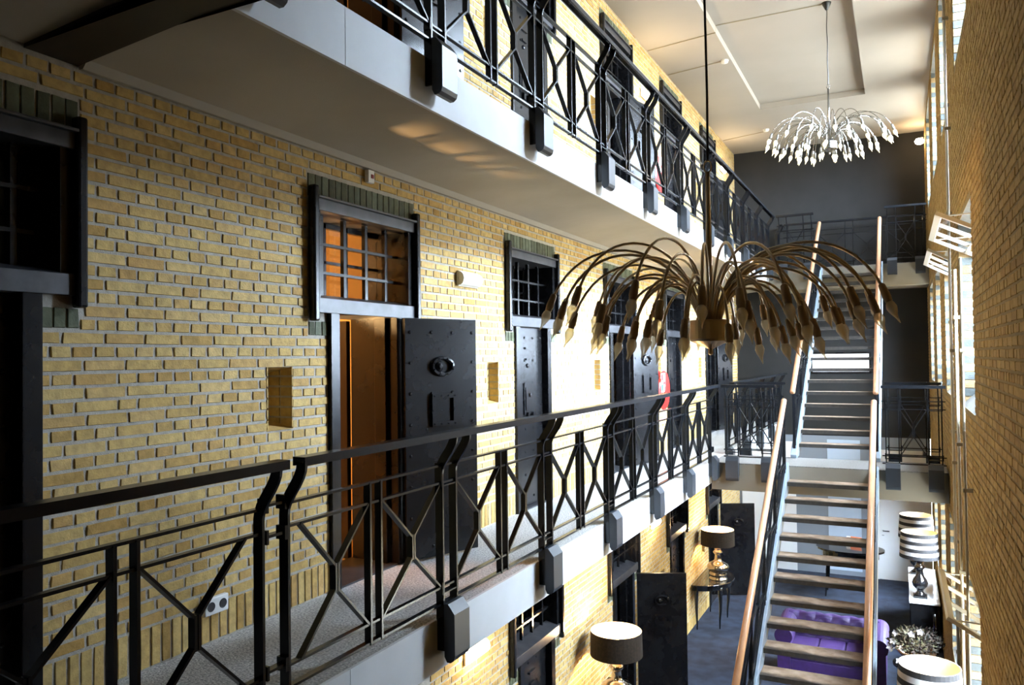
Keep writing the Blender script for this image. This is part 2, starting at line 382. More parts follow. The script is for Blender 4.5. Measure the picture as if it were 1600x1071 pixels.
# ---- left wall
MX = -0.010                      # mortar face
holes = []; cutL = []; niches = []
for li, z in enumerate(LV):
    for c in DC + [DC[-1] + DP]:
        if c < YB - 0.7:
            holes.append((c-0.40, c+0.40, z, z+1.81)); holes.append((c-0.56, c+0.56, z+1.81, z+2.53))
            cutL += [(c-0.415, c+0.415, z-0.1, z+1.8), (c-0.605, c+0.605, z+1.745, z+2.60), (c-0.605, c+0.605, z+2.52, z+2.69), (c-0.605, c+0.605, z+1.645, z+1.75)]
        n = c - 0.855
        if n < YB - 0.5:
            niches.append((n, z)); cutL.append((n-0.108, n+0.108, z+1.085, z+1.46)); holes.append((n-0.108, n+0.108, z+1.085, z+1.46))
wl = obj('wall_left', wall_core('wall_left', MX, -0.42, -2.6, YB+0.3, -3.23, CEIL+0.2, holes, MORTAR), None)
tag(wl, 'long yellow brick wall with cell doors on the left side of the atrium', 'wall', kind='structure')
bl = []
for li, z in enumerate(LV):
    top = {0: -0.36, 1: 2.84, 2: CEIL}[li]
    zb = z + (0.205 if li < 2 else 0.0)
    y0 = {0: 5.2, 1: 1.9, 2: 3.4}[li]
    bl += list(courses(zb, top, y0, YB, cutL, 11+li))
lay_bricks(wl, MX, 1, bl, BRICK, 270, hide=lambda b: b[0] < 2.2)
# soldier courses: plinth and green lintels
sold = []; green = []
for li, z in enumerate(LV[:2]):
    y = 2.0 if li else 6.0
    while y < YB:
        if not any(c[0] < y+0.03 < c[1] and c[2] <= z+0.1 <= c[3] for c in cutL): sold.append((y+0.005, y+0.056, z+0.005, z+0.198))
        y += 0.0615
for li, z in enumerate(LV):
    for c in DC:
        y = c - 0.60
        while y < c + 0.55:
            green.append((y+0.004, y+0.063, z+2.54, z+2.685)); y += 0.0667
        for s in (-1, 1):
            for k in range(3):
                a = c + s*(0.445 + 0.062*k); green.append((a-0.028, a+0.028, z+1.655, z+1.745))
lay_bricks(wl, MX, 1, [s for s in sold], BRICK, 26, dep=0.006, hide=lambda b: b[0] < 2.4, name='plinth_brick')
lay_bricks(wl, MX, 1, green, GREEN, 60, dep=0.006, hide=lambda b: b[0] < 1.0, name='lintel_brick')
# niches: brick lined recess with sloped sill and head
for n, z in niches:
    p = project((0, n, z+1.27))
    if p is None or not (-50 < p[0] < 1650 and -50 < p[1] < 1150): continue
    mb = MB()
    r = random.Random(int(n*100)); D = -0.20
    mb.box(D-0.02, D, n-0.13, n+0.13, z+1.03, z+1.52, 1)
    mb.prism([(0.0,n-0.108,z+1.085),(D,n-0.108,z+1.085),(D,n-0.108,z+1.135)], (0,0.216,0))
    mb.prism([(0.0,n-0.108,z+1.46),(D,n-0.108,z+1.46),(D,n-0.108,z+1.42)], (0,0.216,0))
    for k in range(6):
        za = z+1.09+0.0625*k
        for s in (-1, 1):
            ya = n + s*0.108
            mb.box(-0.095, -0.004, min(ya, ya-s*0.008), max(ya, ya-s*0.008), za+0.006, za+0.056)
            mb.box(D+0.003, -0.107, min(ya, ya-s*0.008), max(ya, ya-s*0.008), za+0.006, za+0.056)
        mb.box(D, D+0.008, n-0.10+0.0, n+0.005-0.06*(k % 2), za+0.006, za+0.056); mb.box(D, D+0.008, n+0.017-0.06*(k % 2), n+0.10, za+0.006, za+0.056)
    obj('niche', mb, [BRICK, MORTAR], wl)

# ---- right wall
MXR = RX + 0.010
holesR = []; cutR = []
for li, z in enumerate(LV):
    for w in WN:
        holesR.append((w, w+WW, z+1.0, z+2.72)); cutR.append((w-0.01, w+WW+0.01, z+0.95, z+2.74))
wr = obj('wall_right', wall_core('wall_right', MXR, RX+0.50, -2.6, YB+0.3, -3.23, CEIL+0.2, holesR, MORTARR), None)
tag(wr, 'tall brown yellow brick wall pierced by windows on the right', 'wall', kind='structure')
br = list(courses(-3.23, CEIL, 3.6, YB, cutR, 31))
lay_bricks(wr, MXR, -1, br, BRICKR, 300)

# ---- back and front walls, floor, ceiling
mb = MB(); mb.box(-0.42, RX+0.5, YB, YB+0.3, -0.27, CEIL+0.3)
wb = obj('wall_back', mb, CHAR); tag(wb, 'charcoal painted end wall behind the staircase', 'wall', kind='structure')
mb = MB(); mb.box(0, RX, YB, YB+0.3, -3.23, -0.27); obj('lower_wall', mb, GREYW, wb)
mb = MB(); mb.box(1.85, 2.50, YB-0.012, YB, -3.13, -0.35); obj('pale_panel', mb, LBLUE, wb)
mb = MB(); mb.box(0.05, 1.20, YB-0.02, YB, -3.23, -0.42); obj('pale_panel', mb, DOORW, wb)
mb = MB(); mb.box(-0.42, RX+0.5, -2.9, -2.6, -3.23, CEIL+0.3)
tag(obj('wall_front', mb, ROOMW), 'end wall behind the viewer', 'wall', kind='structure')
mb = MB(); mb.box(-0.42, RX+0.5, -2.9, YB+0.3, -3.45, -3.23)
tag(obj('floor', mb, CARPB), 'dark blue carpeted ground floor of the atrium', 'floor', kind='structure')
mb = MB(); cx0, cx1, cy1 = 1.05, 2.84, 15.1
mb.box(-0.42, cx0, -2.9, YB+0.3, CEIL, CEIL+0.25); mb.box(cx1, RX+0.5, -2.9, YB+0.3, CEIL, CEIL+0.25)
mb.box(cx0, cx1, cy1, YB+0.3, CEIL, CEIL+0.25); mb.box(cx0, cx1, -2.9, cy1, CEIL+0.10, CEIL+0.25)
ce = tag(obj('ceiling', mb, CEILM), 'cream ceiling with a long recessed panel', 'ceiling', kind='structure')
# cell rooms behind the left wall
mb = MB()
mb.box(-2.9, -2.8, -2.6, YB, -3.23, CEIL+0.2)
for k in range(8): mb.box(-2.8, -0.42, 0.35+DP*k, 0.45+DP*k, -3.23, CEIL+0.2)
for z in LV: mb.box(-2.8, -0.42, -2.6, YB, z-0.3, z)
mb.box(-2.8, -0.42, -2.6, YB, CEIL-0.1, CEIL+0.2)
tag(obj('wall_cells', mb, ROOMW), 'warm cream cell room walls seen through the open doors', 'wall', kind='structure')

# ------------------------------------------------------------ galleries
def gallery(li, name, label, y0, y1):
    z = LV[li]; g = empty(name, (0, y0, z)); tag(g, label, 'gallery', kind='structure')
    mb = MB(); mb.prism([(0,y0,z-0.37),(GE-0.02,y0,z-0.285),(GE-0.02,y0,z-0.012),(0,y0,z-0.012)], (0,y1-y0,0)); obj('slab', mb, SOFFIT, g, world=True)
    mb = MB(); mb.box(0, GE-0.012, y0, y1, z-0.012, z); obj('carpet', mb, CARPG, g, world=True)
    # fascia boards with fine joints
    js = [y0] + [y for y in (3.06, 5.9, 8.75, 11.6, 14.4) if y0 + 0.3 < y < y1 - 0.3] + [y1]
    for a, b in zip(js, js[1:]):
        mb = MB(); mb.box(GE-0.02, GE, a+0.002, b-0.002, z-0.29, z+0.003); obj('fascia_board', mb, FASCIA, g, world=True)
    mb = MB(); mb.prism([(0.004,y0,z-0.40),(0.028,y0,z-0.40),(0.06,y0,z-0.364),(0.004,y0,z-0.368)], (0,y1-y0,0)); obj('moulding', mb, MOULD, g, world=True)
    return g
gallery(1, 'gallery_walkway', 'middle gallery walkway with grey carpet and pale fascia along the brick wall', -2.6, YB)
gallery(2, 'gallery_walkway', 'upper gallery walkway with pale fascia overhead along the brick wall', 2.30, YB)
def bridge(label, z, y0, y1, zb, nb=True, parent=None):
    g = empty('bridge_landing', (GE, y0, z)); tag(g, label, 'landing', kind='structure')
    mb = MB(); mb.box(GE+0.001, RX-0.001, y0, y1, zb, z-0.012); obj('slab', mb, BRIDGE, g, world=True)
    mb = MB(); mb.box(GE-0.012, RX-0.001, y0, y1, z-0.012, z); obj('carpet', mb, CARPD, g, world=True)
    return g
bridge('bridge landing between the two stair flights at middle level', 0.0, 11.1, 12.02, -0.375)
bridge('upper bridge landing at the head of the stairs', 3.23, 16.78, 17.75, 2.80)
mb = MB(); mb.prism([(0.0,-2.6,2.862),(GE-0.001,-2.6,2.947),(RX,-2.6,2.947),(RX,-2.6,3.23),(0.0,-2.6,3.23)], (0,4.89,0))
o = obj('near_landing', mb, SOFFIT); tag(o, 'dark underside of the near upper landing at the top left', 'landing', kind='structure')
mb = MB(); mb.prism([(0.0,2.05,2.845),(GE-0.001,2.05,2.930),(RX,2.05,2.930),(RX,2.05,2.98),(0.0,2.05,2.90)], (0,0.245,0)); obj('beam', mb, WOODD, o)
mb = MB(); mb.box(GE, RX, -2.6, 0.9, -0.3, 0.0)
tag(obj('near_bridge', mb, CARPG), 'grey carpeted near bridge at middle level under the viewer', 'landing', kind='structure')

# ------------------------------------------------------------ cell doors
def rivet(mb, x, y, z, r=0.0135):
    mb.lathe([(r, 0), (r*0.9, 0.005), (r*0.5, 0.0095)], 6, (x, y, z), axis='x')
def make_leaf(door, kind):
    """door leaf: hinge at origin, runs along +y 0.66, face towards +x. kind: inner (back of an open leaf) / outer"""
    lf = MB(); lf.box(-0.05, 0, 0, 0.66, 0.02, 1.80)
    leaf = obj('door_leaf', lf, BLACK, door, bev=0.004)
    rv = MB()
    for k in range(8):
        z = 0.10 + 0.228*k
        for q, y in enumerate((0.045, 0.235, 0.425, 0.615)):
            if q in (1, 2) and k in (4, 3, 2, 1) and kind == 'inner' and k != 2: continue
            rivet(rv, 0.0, y, z)
    obj('rivets', rv, BLACK, leaf, kind='stuff')
    if kind == 'inner':
        ph = MB(); n = 24
        ring = [(0.012, 0.33+0.092*math.cos(2*PI*i/n), 1.44+0.062*math.sin(2*PI*i/n)) for i in range(n)]
        ph.tube(ring + [ring[0]], 0.016, 6, caps=False)
        for i in range(8):
            t = 2*PI*(i+0.5)/8; rivet(ph, 0.024, 0.33+0.092*math.cos(t), 1.44+0.062*math.sin(t), 0.006)
        ph.lathe([(0.045, 0.002), (0.03, 0.02), (0.016, 0.03), (0.012, 0.032)], 14, (0, 0.30, 1.44), axis='x')
        obj('peephole', ph, BLACK, leaf, smooth=False)
        h = MB(); a0, a1, z0, z1 = 0.225, 0.455, 0.99, 1.235
        h.box(0, 0.022, a0, a1, z1-0.035, z1); h.box(0, 0.022, a0, a1, z0, z0+0.035); h.box(0, 0.022, a0, a0+0.035, z0+0.035, z1-0.035); h.box(0, 0.022, a1-0.035, a1, z0+0.035, z1-0.035)
        h.box(0.0, 0.004, a0+0.035, a1-0.06, z0+0.035, z1-0.035)
        for q in range(4): rivet(h, 0.022, a0+0.02+0.063*q, z1-0.017, 0.006); rivet(h, 0.022, a0+0.02+0.063*q, z0+0.017, 0.006)
        obj('food_hatch', h, BLACK, leaf)
    else:
        h = MB(); h.box(0, 0.012, 0.20, 0.43, 0.93, 1.24); h.box(0.012, 0.02, 0.225, 0.405, 0.97, 1.20)
        for y in (0.25, 0.37): h.box(0.0, 0.03, y, y+0.03, 0.87, 0.95)
        h.lathe([(0.02, 0.02), (0.017, 0.034), (0.006, 0.036)], 10, (0, 0.31, 1.12), axis='x')
        obj('food_hatch', h, BLACK, leaf)
        k = MB(); k.box(0, 0.014, 0.26, 0.36, 1.47, 1.49); k.box(0, 0.014, 0.24, 0.38, 1.58, 1.60); k.lathe([(0.022, 0), (0.02, 0.012), (0.006, 0.016)], 12, (0, 0.30, 1.415), axis='x')
        obj('peephole', k, BLACK, leaf)
        k = MB(); k.box(0, 0.035, 0.03, 0.075, 1.42, 1.60); k.tube([(0.03, 0.05, 1.40), (0.03, 0.05, 1.62)], 0.012, 8); obj('hinge', k, BLACK, leaf)
    return leaf

def make_door(li, ci, n, swing, label):
    """swing: None = closed, else degrees the leaf is turned out from closed"""
    c = DC[ci]; z = LV[li]
    d = empty(f'door_{n}', (0, c, z)); tag(d, label, 'door', kind='structure')
    # frame (local coordinates: y from the door centre, z from the floor)
    for s in (-1, 1):
        f = MB(); a, b = sorted((s*0.325, s*0.415)); f.box(-0.40, 0.022, a, b, 0, 1.805); f.box(-0.16, -0.06, min(s*0.29, s*0.325), max(s*0.29, s*0.325), 0, 1.805)
        obj('door_jamb', f, BLACK, d, bev=0.004)
    f = MB(); f.box(-0.40, 0.028, -0.56, 0.56, 1.80, 1.895); f.prism([(0.028,-0.56,1.895),(-0.12,-0.56,1.895),(-0.12,-0.56,1.93)], (0,1.12,0)); obj('transom_bar', f, STEELG, d, bev=0.003)
    f = MB(); f.box(-0.40, 0.03, -0.56, 0.56, 2.455, 2.53); f.box(-0.40, 0.055, -0.56, 0.56, 2.53, 2.545); obj('lintel', f, STEELG, d, bev=0.003)
    for s in (-1, 1):
        f = MB(); a, b = sorted((s*0.555, s*0.605)); f.box(0.0, 0.055, a, b, 1.745, 2.605); obj('guide_post', f, BLACK, d, bev=0.012)
        f = MB(); a, b = sorted((s*0.50, s*0.56)); f.box(-0.40, 0.01, a, b, 1.895, 2.46); obj('transom_side', f, BLACK, d)
    for y in (-0.36, -0.12, 0.12, 0.36):
        f = MB(); f.box(-0.125, -0.095, y-0.014, y+0.014, 1.90, 2.46); obj('grille_bar', f, BLACK, d)
    for q in (2.075, 2.265):
        f = MB(); f.box(-0.135, -0.09, -0.50, 0.50, q-0.009, q+0.009); obj('grille_bar', f, BLACK, d)
    f = MB()
    for y in (-0.36, -0.12, 0.12, 0.36): f.box(-0.30, -0.27, y-0.012, y+0.012, 1.90, 2.46)
    f.box(-0.30, -0.27, -0.50, 0.50, 2.17, 2.19); f.box(-0.31, -0.27, -0.50, 0.50, 1.895, 1.94); f.box(-0.31, -0.27, -0.50, 0.50, 2.42, 2.46)
    obj('transom_window', f, BLACK, d)
    f = MB(); f.box(-0.288, -0.282, -0.50, 0.50, 1.90, 2.46); obj('pane', f, DGLASS, d)
    leaf = make_leaf(d, 'outer' if swing is None else 'inner')
    if swing is None:
        leaf.location = (-0.05, -0.33, 0); 
    else:
        leaf.location = (0.075, 0.345, 0); leaf.rotation_euler = (0, 0, math.radians(180 - swing) * -1)
    if swing is not None:      # inner wooden door standing open into the room
        k = MB(); k.box(-1.06, -0.42, 0.30, 0.345, 0.01, 1.79); obj('inner_door', k, WOODD, d, bev=0.004)
    if swing is None:
        k = MB(); k.box(-0.36, -0.33, -0.33, 0.33, 0.0, 1.80); obj('inner_door', k, WOODD, d)
    k = MB(); k.box(-0.42, 0.01, -0.33, 0.33, 0.0, 0.012); obj('threshold', k, STEELG, d)
    return d
LB = {
 (1,0): 'nearest black cell door at the dark left edge, middle level',
 (1,1): 'wide open black riveted cell door with warm light inside, middle level',
 (1,2): 'closed black cell door right after the open lit one, middle level',
 (1,3): 'open black cell door behind the near chandelier, middle level, red hose reel beside it',
 (1,4): 'closed black cell door just past the middle red hose reel',
 (1,5): 'last open black cell door on the middle gallery by the bridge',
 (2,1): 'open black cell door at the top edge, first in view on the upper gallery',
 (2,2): 'closed black cell door second in view on the upper gallery',
 (2,3): 'open black cell door with shining leaf on the upper gallery near the red hose reel',
 (2,4): 'closed black cell door just past the hose reel on the upper gallery',
 (2,5): 'farthest open black cell door on the upper gallery by the end wall',
 (0,2): 'closed black cell door at the bottom edge left of the near brown table lamp, ground floor',
 (0,3): 'open black cell door standing into the ground floor right of the near brown lamp',
 (0,4): 'closed black cell door lit by lamplight between the two ground floor open leaves',
 (0,5): 'open black cell door standing behind the far brown table lamp, ground floor',
}
SW = {(1,1): 157, (1,3): 166, (1,5): 166, (2,1): 166, (2,3): 166, (2,5): 166, (0,3): 114, (0,5): 114}
for n, ((li, ci), lab) in enumerate(LB.items()):
    make_door(li, ci, n+1, SW.get((li, ci)), lab)
# plug unseen openings of doors that are out of view
# room lamps (bedside lamps of the open cells)
def lamp(name, loc, col, power, r=0.06):
    l = bpy.data.lights.new(name, 'POINT'); l.color = col; l.energy = power; l.shadow_soft_size = r
    o = bpy.data.objects.new(name, l); COL.objects.link(o); o.location = loc; return o
lamp('room_lamp', (-1.6, 3.75, 2.42), (1.0, 0.50, 0.16), 150)
sp = bpy.data.lights.new('room_uplighter', 'SPOT'); sp.color = (1.0, 0.60, 0.24); sp.energy = 700; sp.spot_size = math.radians(75); sp.spot_blend = 0.3; sp.shadow_soft_size = 0.03
so = bpy.data.objects.new('room_uplighter', sp); COL.objects.link(so); so.location = (-0.80, 3.92, 1.52)
so.rotation_euler = (Vector((0.45, 4.75, 2.92)) - so.location).to_track_quat('-Z', 'Y').to_euler()
lamp('room_lamp', (-1.7, 9.3, 2.1), (1.0, 0.55, 0.2), 12)
lamp('room_lamp', (-1.7, 4.0, 5.4), (1.0, 0.5, 0.18), 20)

# ------------------------------------------------------------ railings
def sbend(side_off=0.10, z0=0.84, z1=1.06, n=9):
    return [(side_off*(0.5-0.5*math.cos(PI*k/(n-1))), z0 + (z1-z0)*k/(n-1)) for k in range(n)]
POST_ME = {}
def post_mesh(zb):
    if zb not in POST_ME:
        mb = MB(); pts = [(0, 0, zb), (0, 0, 0.45)] + [(x, 0, z) for x, z in sbend()]
        mb.strip(pts, 0.050, 0.014, side=(1, 0, 0)); me = mb.mesh('post', IRON); fixn(me); POST_ME[zb] = me
    return POST_ME[zb]
_mb = MB(); _mb.box(-0.02, 0.02, -0.007, 0.007, 0.085, 0.885); MID_ME = _mb.mesh('baluster', IRON); fixn(MID_ME)
_mb = MB(); _mb.prism([(0.028,-0.085,-0.20),(0.028,-0.085,0.10),(0.055,-0.085,0.10),(0.098,-0.085,0.045),(0.098,-0.085,-0.19),(0.09,-0.085,-0.215),(0.07,-0.085,-0.23),(0.045,-0.085,-0.23)], (0,0.17,0))
CASE_ME = _mb.mesh('post_casing', CASE); fixn(CASE_ME)
BR_ME = {}
def brace_mesh(L):
    k = round(L, 2)
    if k not in BR_ME:
        mb = MB(); z0, z1, zc, g = 0.19, 0.785, 0.485, 0.055
        for s in (-1, 1):
            mb.bar((0, s*L/2, z1), (0, s*0.008, zc+g), 0.034, 0.011); mb.bar((0, s*L/2, z0), (0, s*0.008, zc-g), 0.034, 0.011)
            mb.bar((0, s*0.009, zc+g+0.012), (0, s*0.009, zc-g-0.012), 0.036, 0.012)
        me = mb.mesh('cross_brace', IRON); fixn(me); BR_ME[k] = me
    return BR_ME[k]
def put(me, parent, loc, name):
    o = bpy.data.objects.new(name, me); COL.objects.link(o); o.parent = parent; o.location = loc; return o
def railing(label, loc, rz, s0, s1, mains, mids, casings=None, zb=-0.17, hand=None, single=()):
    """local frame: runs along +y from s0 to s1, outside is +x"""
    g = empty('gallery_railing', loc, rz); tag(g, label, 'railing')
    h0, h1 = hand or (s0, s1)
    mb = MB(); mb.box(0.066, 0.134, h0, h1, 1.078, 1.09); mb.box(0.066, 0.076, h0, h1, 1.052, 1.078); mb.box(0.124, 0.134, h0, h1, 1.052, 1.078); obj('handrail', mb, IRON, g)
    for z, w in ((0.885, 0.032), (0.785, 0.028), (0.19, 0.028), (0.095, 0.032)):
        mb = MB(); mb.box(-w/2, w/2, s0, s1, z-0.006, z+0.006); obj('rail', mb, IRON, g)
    for y in mains:
        for d in ((-0.075, 0.075) if y not in single else (0.0,)):
            if s0 - 0.02 <= y + d <= s1 + 0.02: put(post_mesh(zb), g, (0, y+d, 0), 'post')
        for z in (0.885, 0.19):
            pass
    for y in mids:
        for d in (-0.045, 0.045): put(MID_ME, g, (0, y+d, 0), 'baluster')
    for y in (mains if casings is None else casings): put(CASE_ME, g, (0, y, 0), 'post_casing')
    allp = sorted([(y, 0.085) for y in mains] + [(y, 0.055) for y in mids])
    for (a, wa), (b, wb_) in zip(allp, allp[1:]):
        L = b - wb_ - a - wa
        if L > 0.15: put(brace_mesh(L), g, (0, (a+wa+b-wb_)/2, 0), 'cross_brace')
    # tie plates between the twin posts
    for y in mains:
        if y in single or not (s0 < y < s1): continue
        for z, zt_ in ((0.765, 0.90), (0.15, 0.22)):
            mb = MB(); a, b = y-0.089, y+0.089
            mb.prism([(-0.023,a,zt_),(-0.023,a,z),(-0.023,b,z),(-0.023,b,zt_),(-0.023,b-0.008,zt_),(-0.023,b-0.008,z+0.008),(-0.023,a+0.008,z+0.008),(-0.023,a+0.008,zt_)], (0.046,0,0))
            obj('tie_plate', mb, IRON, g)
    return g
P = 1.412
m0 = 2.52
mm = [m0 + P*k for k in range(-1, 7)]
railing('nearest black iron gallery railing, ending at an S-shaped post before the open lit door', (0.93, 0, 0), 0, -0.6, m0-0.06, [m0-P*2, m0-P, m0-0.075], [m0-P*1.5, m0-P*0.5], casings=[m0-P, m0-0.0], hand=(-0.6, m0-0.035), single=(m0-0.075,))
RL = railing('long black iron gallery railing of the middle level in front of the lit open door', (0.93, 0, 0), 0, m0+0.06, 11.0, [m0+0.075] + mm[2:], [m0+P*(k+0.5) for k in range(0, 6)], casings=mm[2:], hand=(m0+0.055, 11.0), single=(m0+0.075,))
for z in (0.895, 0.765, 0.205):
    mb = MB(); mb.box(-0.018, 0.018, m0-0.058, m0+0.064, z-0.006, z+0.006); mb.box(-0.026, 0.026, m0-0.058, m0-0.045, z-0.03, z+0.03); mb.box(-0.026, 0.026, m0+0.05, m0+0.066, z-0.03, z+0.03); obj('coupling', mb, IRON, RL)
railing('black railing of the middle gallery continuing beyond the bridge', (0.93, 0, 0), 0, 12.05, YB-0.02, [12.15+P*k for k in range(5)], [12.15+P*(k+0.5) for k in range(4)])
u0 = 2.45
railing('black iron railing of the upper gallery, overhead', (0.93, 0, 3.23), 0, 2.32, 16.7, [u0+P*k for k in range(0, 11)], [u0+P*(k+0.5) for k in range(0, 10)])
railing('black railing of the upper gallery beyond the upper bridge', (0.93, 0, 3.23), 0, 17.8, YB-0.02, [17.9], [18.08], casings=[])
# bridge railings: local +y runs along world -x or +x; outside faces the viewer (-y) or away
def cross_rail(label, x0, x1, y, z, front=True, mains=None, mids=None, casings=None):
    # outside towards -y when front: rotate so that local +x -> -y, local +y -> +x
    L = x1 - x0
    mains = mains or [0.12, L-0.12]; mids = mids or []
    if front: return railing(label, (x0, y, z), -PI/2, 0, L, mains, mids, casings)
    return railing(label, (x1, y, z), PI/2, 0, L, mains, mids, casings)
cross_rail('short black railing on the front of the middle bridge, between stairs and gallery', 1.09, 1.80, 11.08, 0)
cross_rail('short black railing on the front of the middle bridge, between stairs and window wall', 3.08, 3.80, 11.08, 0)
cross_rail('short black railing on the back of the middle bridge, between upper flight and gallery', 1.09, 1.78, 12.04, 0, False)
cross_rail('short black railing on the back of the middle bridge, between upper flight and window wall', 3.10, 3.80, 12.04, 0, False)
cross_rail('short black railing on the front of the upper bridge, between stair head and gallery', 1.09, 1.80, 16.76, 3.23)
cross_rail('short black railing on the front of the upper bridge, between stair head and window wall', 3.08, 3.80, 16.76, 3.23)
cross_rail('black railing along the back of the upper bridge against the dark end wall', 1.09, 3.80, 17.76, 3.23, False, mains=[0.12, 1.41, 2.7], mids=[0.76, 2.05])

# ------------------------------------------------------------ stairs
RISE, GO = 3.23/18, 0.27
def flight(label, ytop, ztop, nsteps):
    """steps run from the landing edge (ytop, ztop) down towards the viewer"""
    g = empty('staircase', (2.45, ytop - GO*nsteps, ztop - RISE*nsteps)); tag(g, label, 'staircase')
    me = MB(); me.box(-0.50, 0.50, 0.0, 0.275, -0.012, 0.0); me.box(-0.50, 0.50, -0.004, 0.012, -0.05, 0.0, 1); me.box(-0.50, 0.50, 0.012, 0.275, -0.05, -0.012, 1)
    me = me.mesh('tread', [TREAD, TREADK]); fixn(me)
    for k in range(1, nsteps):
        put(me, g, (0, GO*(nsteps-k), RISE*(nsteps-k)), 'tread')
    A = Vector((0, 0, 0)); B = Vector((0, GO*nsteps, RISE*nsteps)); d = (B-A).normalized(); nrm = Vector((0, -d.z, d.y))
    for s in (-1, 1):
        mb = MB(); x = s*0.545
        mb.prism([(x-0.042, *(A + nrm*0.06)[1:]), (x-0.042, *(B + nrm*0.06)[1:]), (x-0.042, B.y, B.z-0.22), (x-0.042, 0.30, 0.0), (x-0.042, -0.02, 0.0)], (0.084, 0, 0))
        obj('stringer', mb, STRING, g, bev=0.006)
        hx = s*0.545
        hp = [(hx, p.y, p.z) for p in (A + Vector((0,0,0.97)), B + Vector((0,-0.05,0.935)))]
        hr = obj('handrail', MB().tube([(hx, -0.02, 0.95), (hx, B.y-0.10, B.z+0.88)], 0.036, 14), RAILW, g, smooth=True)
        # balustrade
        nb = 6
        for q in range(nb):
            y = 0.12 + (B.y-0.3)*q/(nb-1); z = y*RISE/GO
            for e in (-0.03, 0.03):
                mb = MB(); mb.box(hx-0.018, hx+0.018, y+e-0.006, y+e+0.006, z+e*0.66+0.02, z+e*0.66+0.915); obj('baluster', mb, IRON, g)
        sl = RISE/GO
        for h in (0.80, 0.70, 0.20, 0.11):
            mb = MB(); mb.bar((hx, 0.1, 0.1*sl+h), (hx, B.y-0.15, (B.y-0.15)*sl+h), 0.03, 0.012); obj('rail', mb, IRON, g)
        for q in range(nb-1):
            y0 = 0.12 + (B.y-0.3)*q/(nb-1) + 0.04; y1 = 0.12 + (B.y-0.3)*(q+1)/(nb-1) - 0.04; ym = (y0+y1)/2
            mb = MB()
            mb.bar((hx, y0, y0*sl+0.70), (hx, ym, ym*sl+0.48), 0.03, 0.011); mb.bar((hx, y1, y1*sl+0.70), (hx, ym, ym*sl+0.48), 0.03, 0.011)
            mb.bar((hx, y0, y0*sl+0.20), (hx, ym, ym*sl+0.42), 0.03, 0.011); mb.bar((hx, y1, y1*sl+0.20), (hx, ym, ym*sl+0.42), 0.03, 0.011)
            mb.box(hx-0.016, hx+0.016, ym-0.008, ym+0.008, ym*sl+0.40, ym*sl+0.50)
            obj('cross_brace', mb, IRON, g)
    return g
flight('lower flight of worn open treads with copper brown handrails, ground floor to bridge', 11.1, 0.0, 18)
flight('upper flight of open treads climbing from the bridge to the upper landing', 16.81, 3.23, 18)

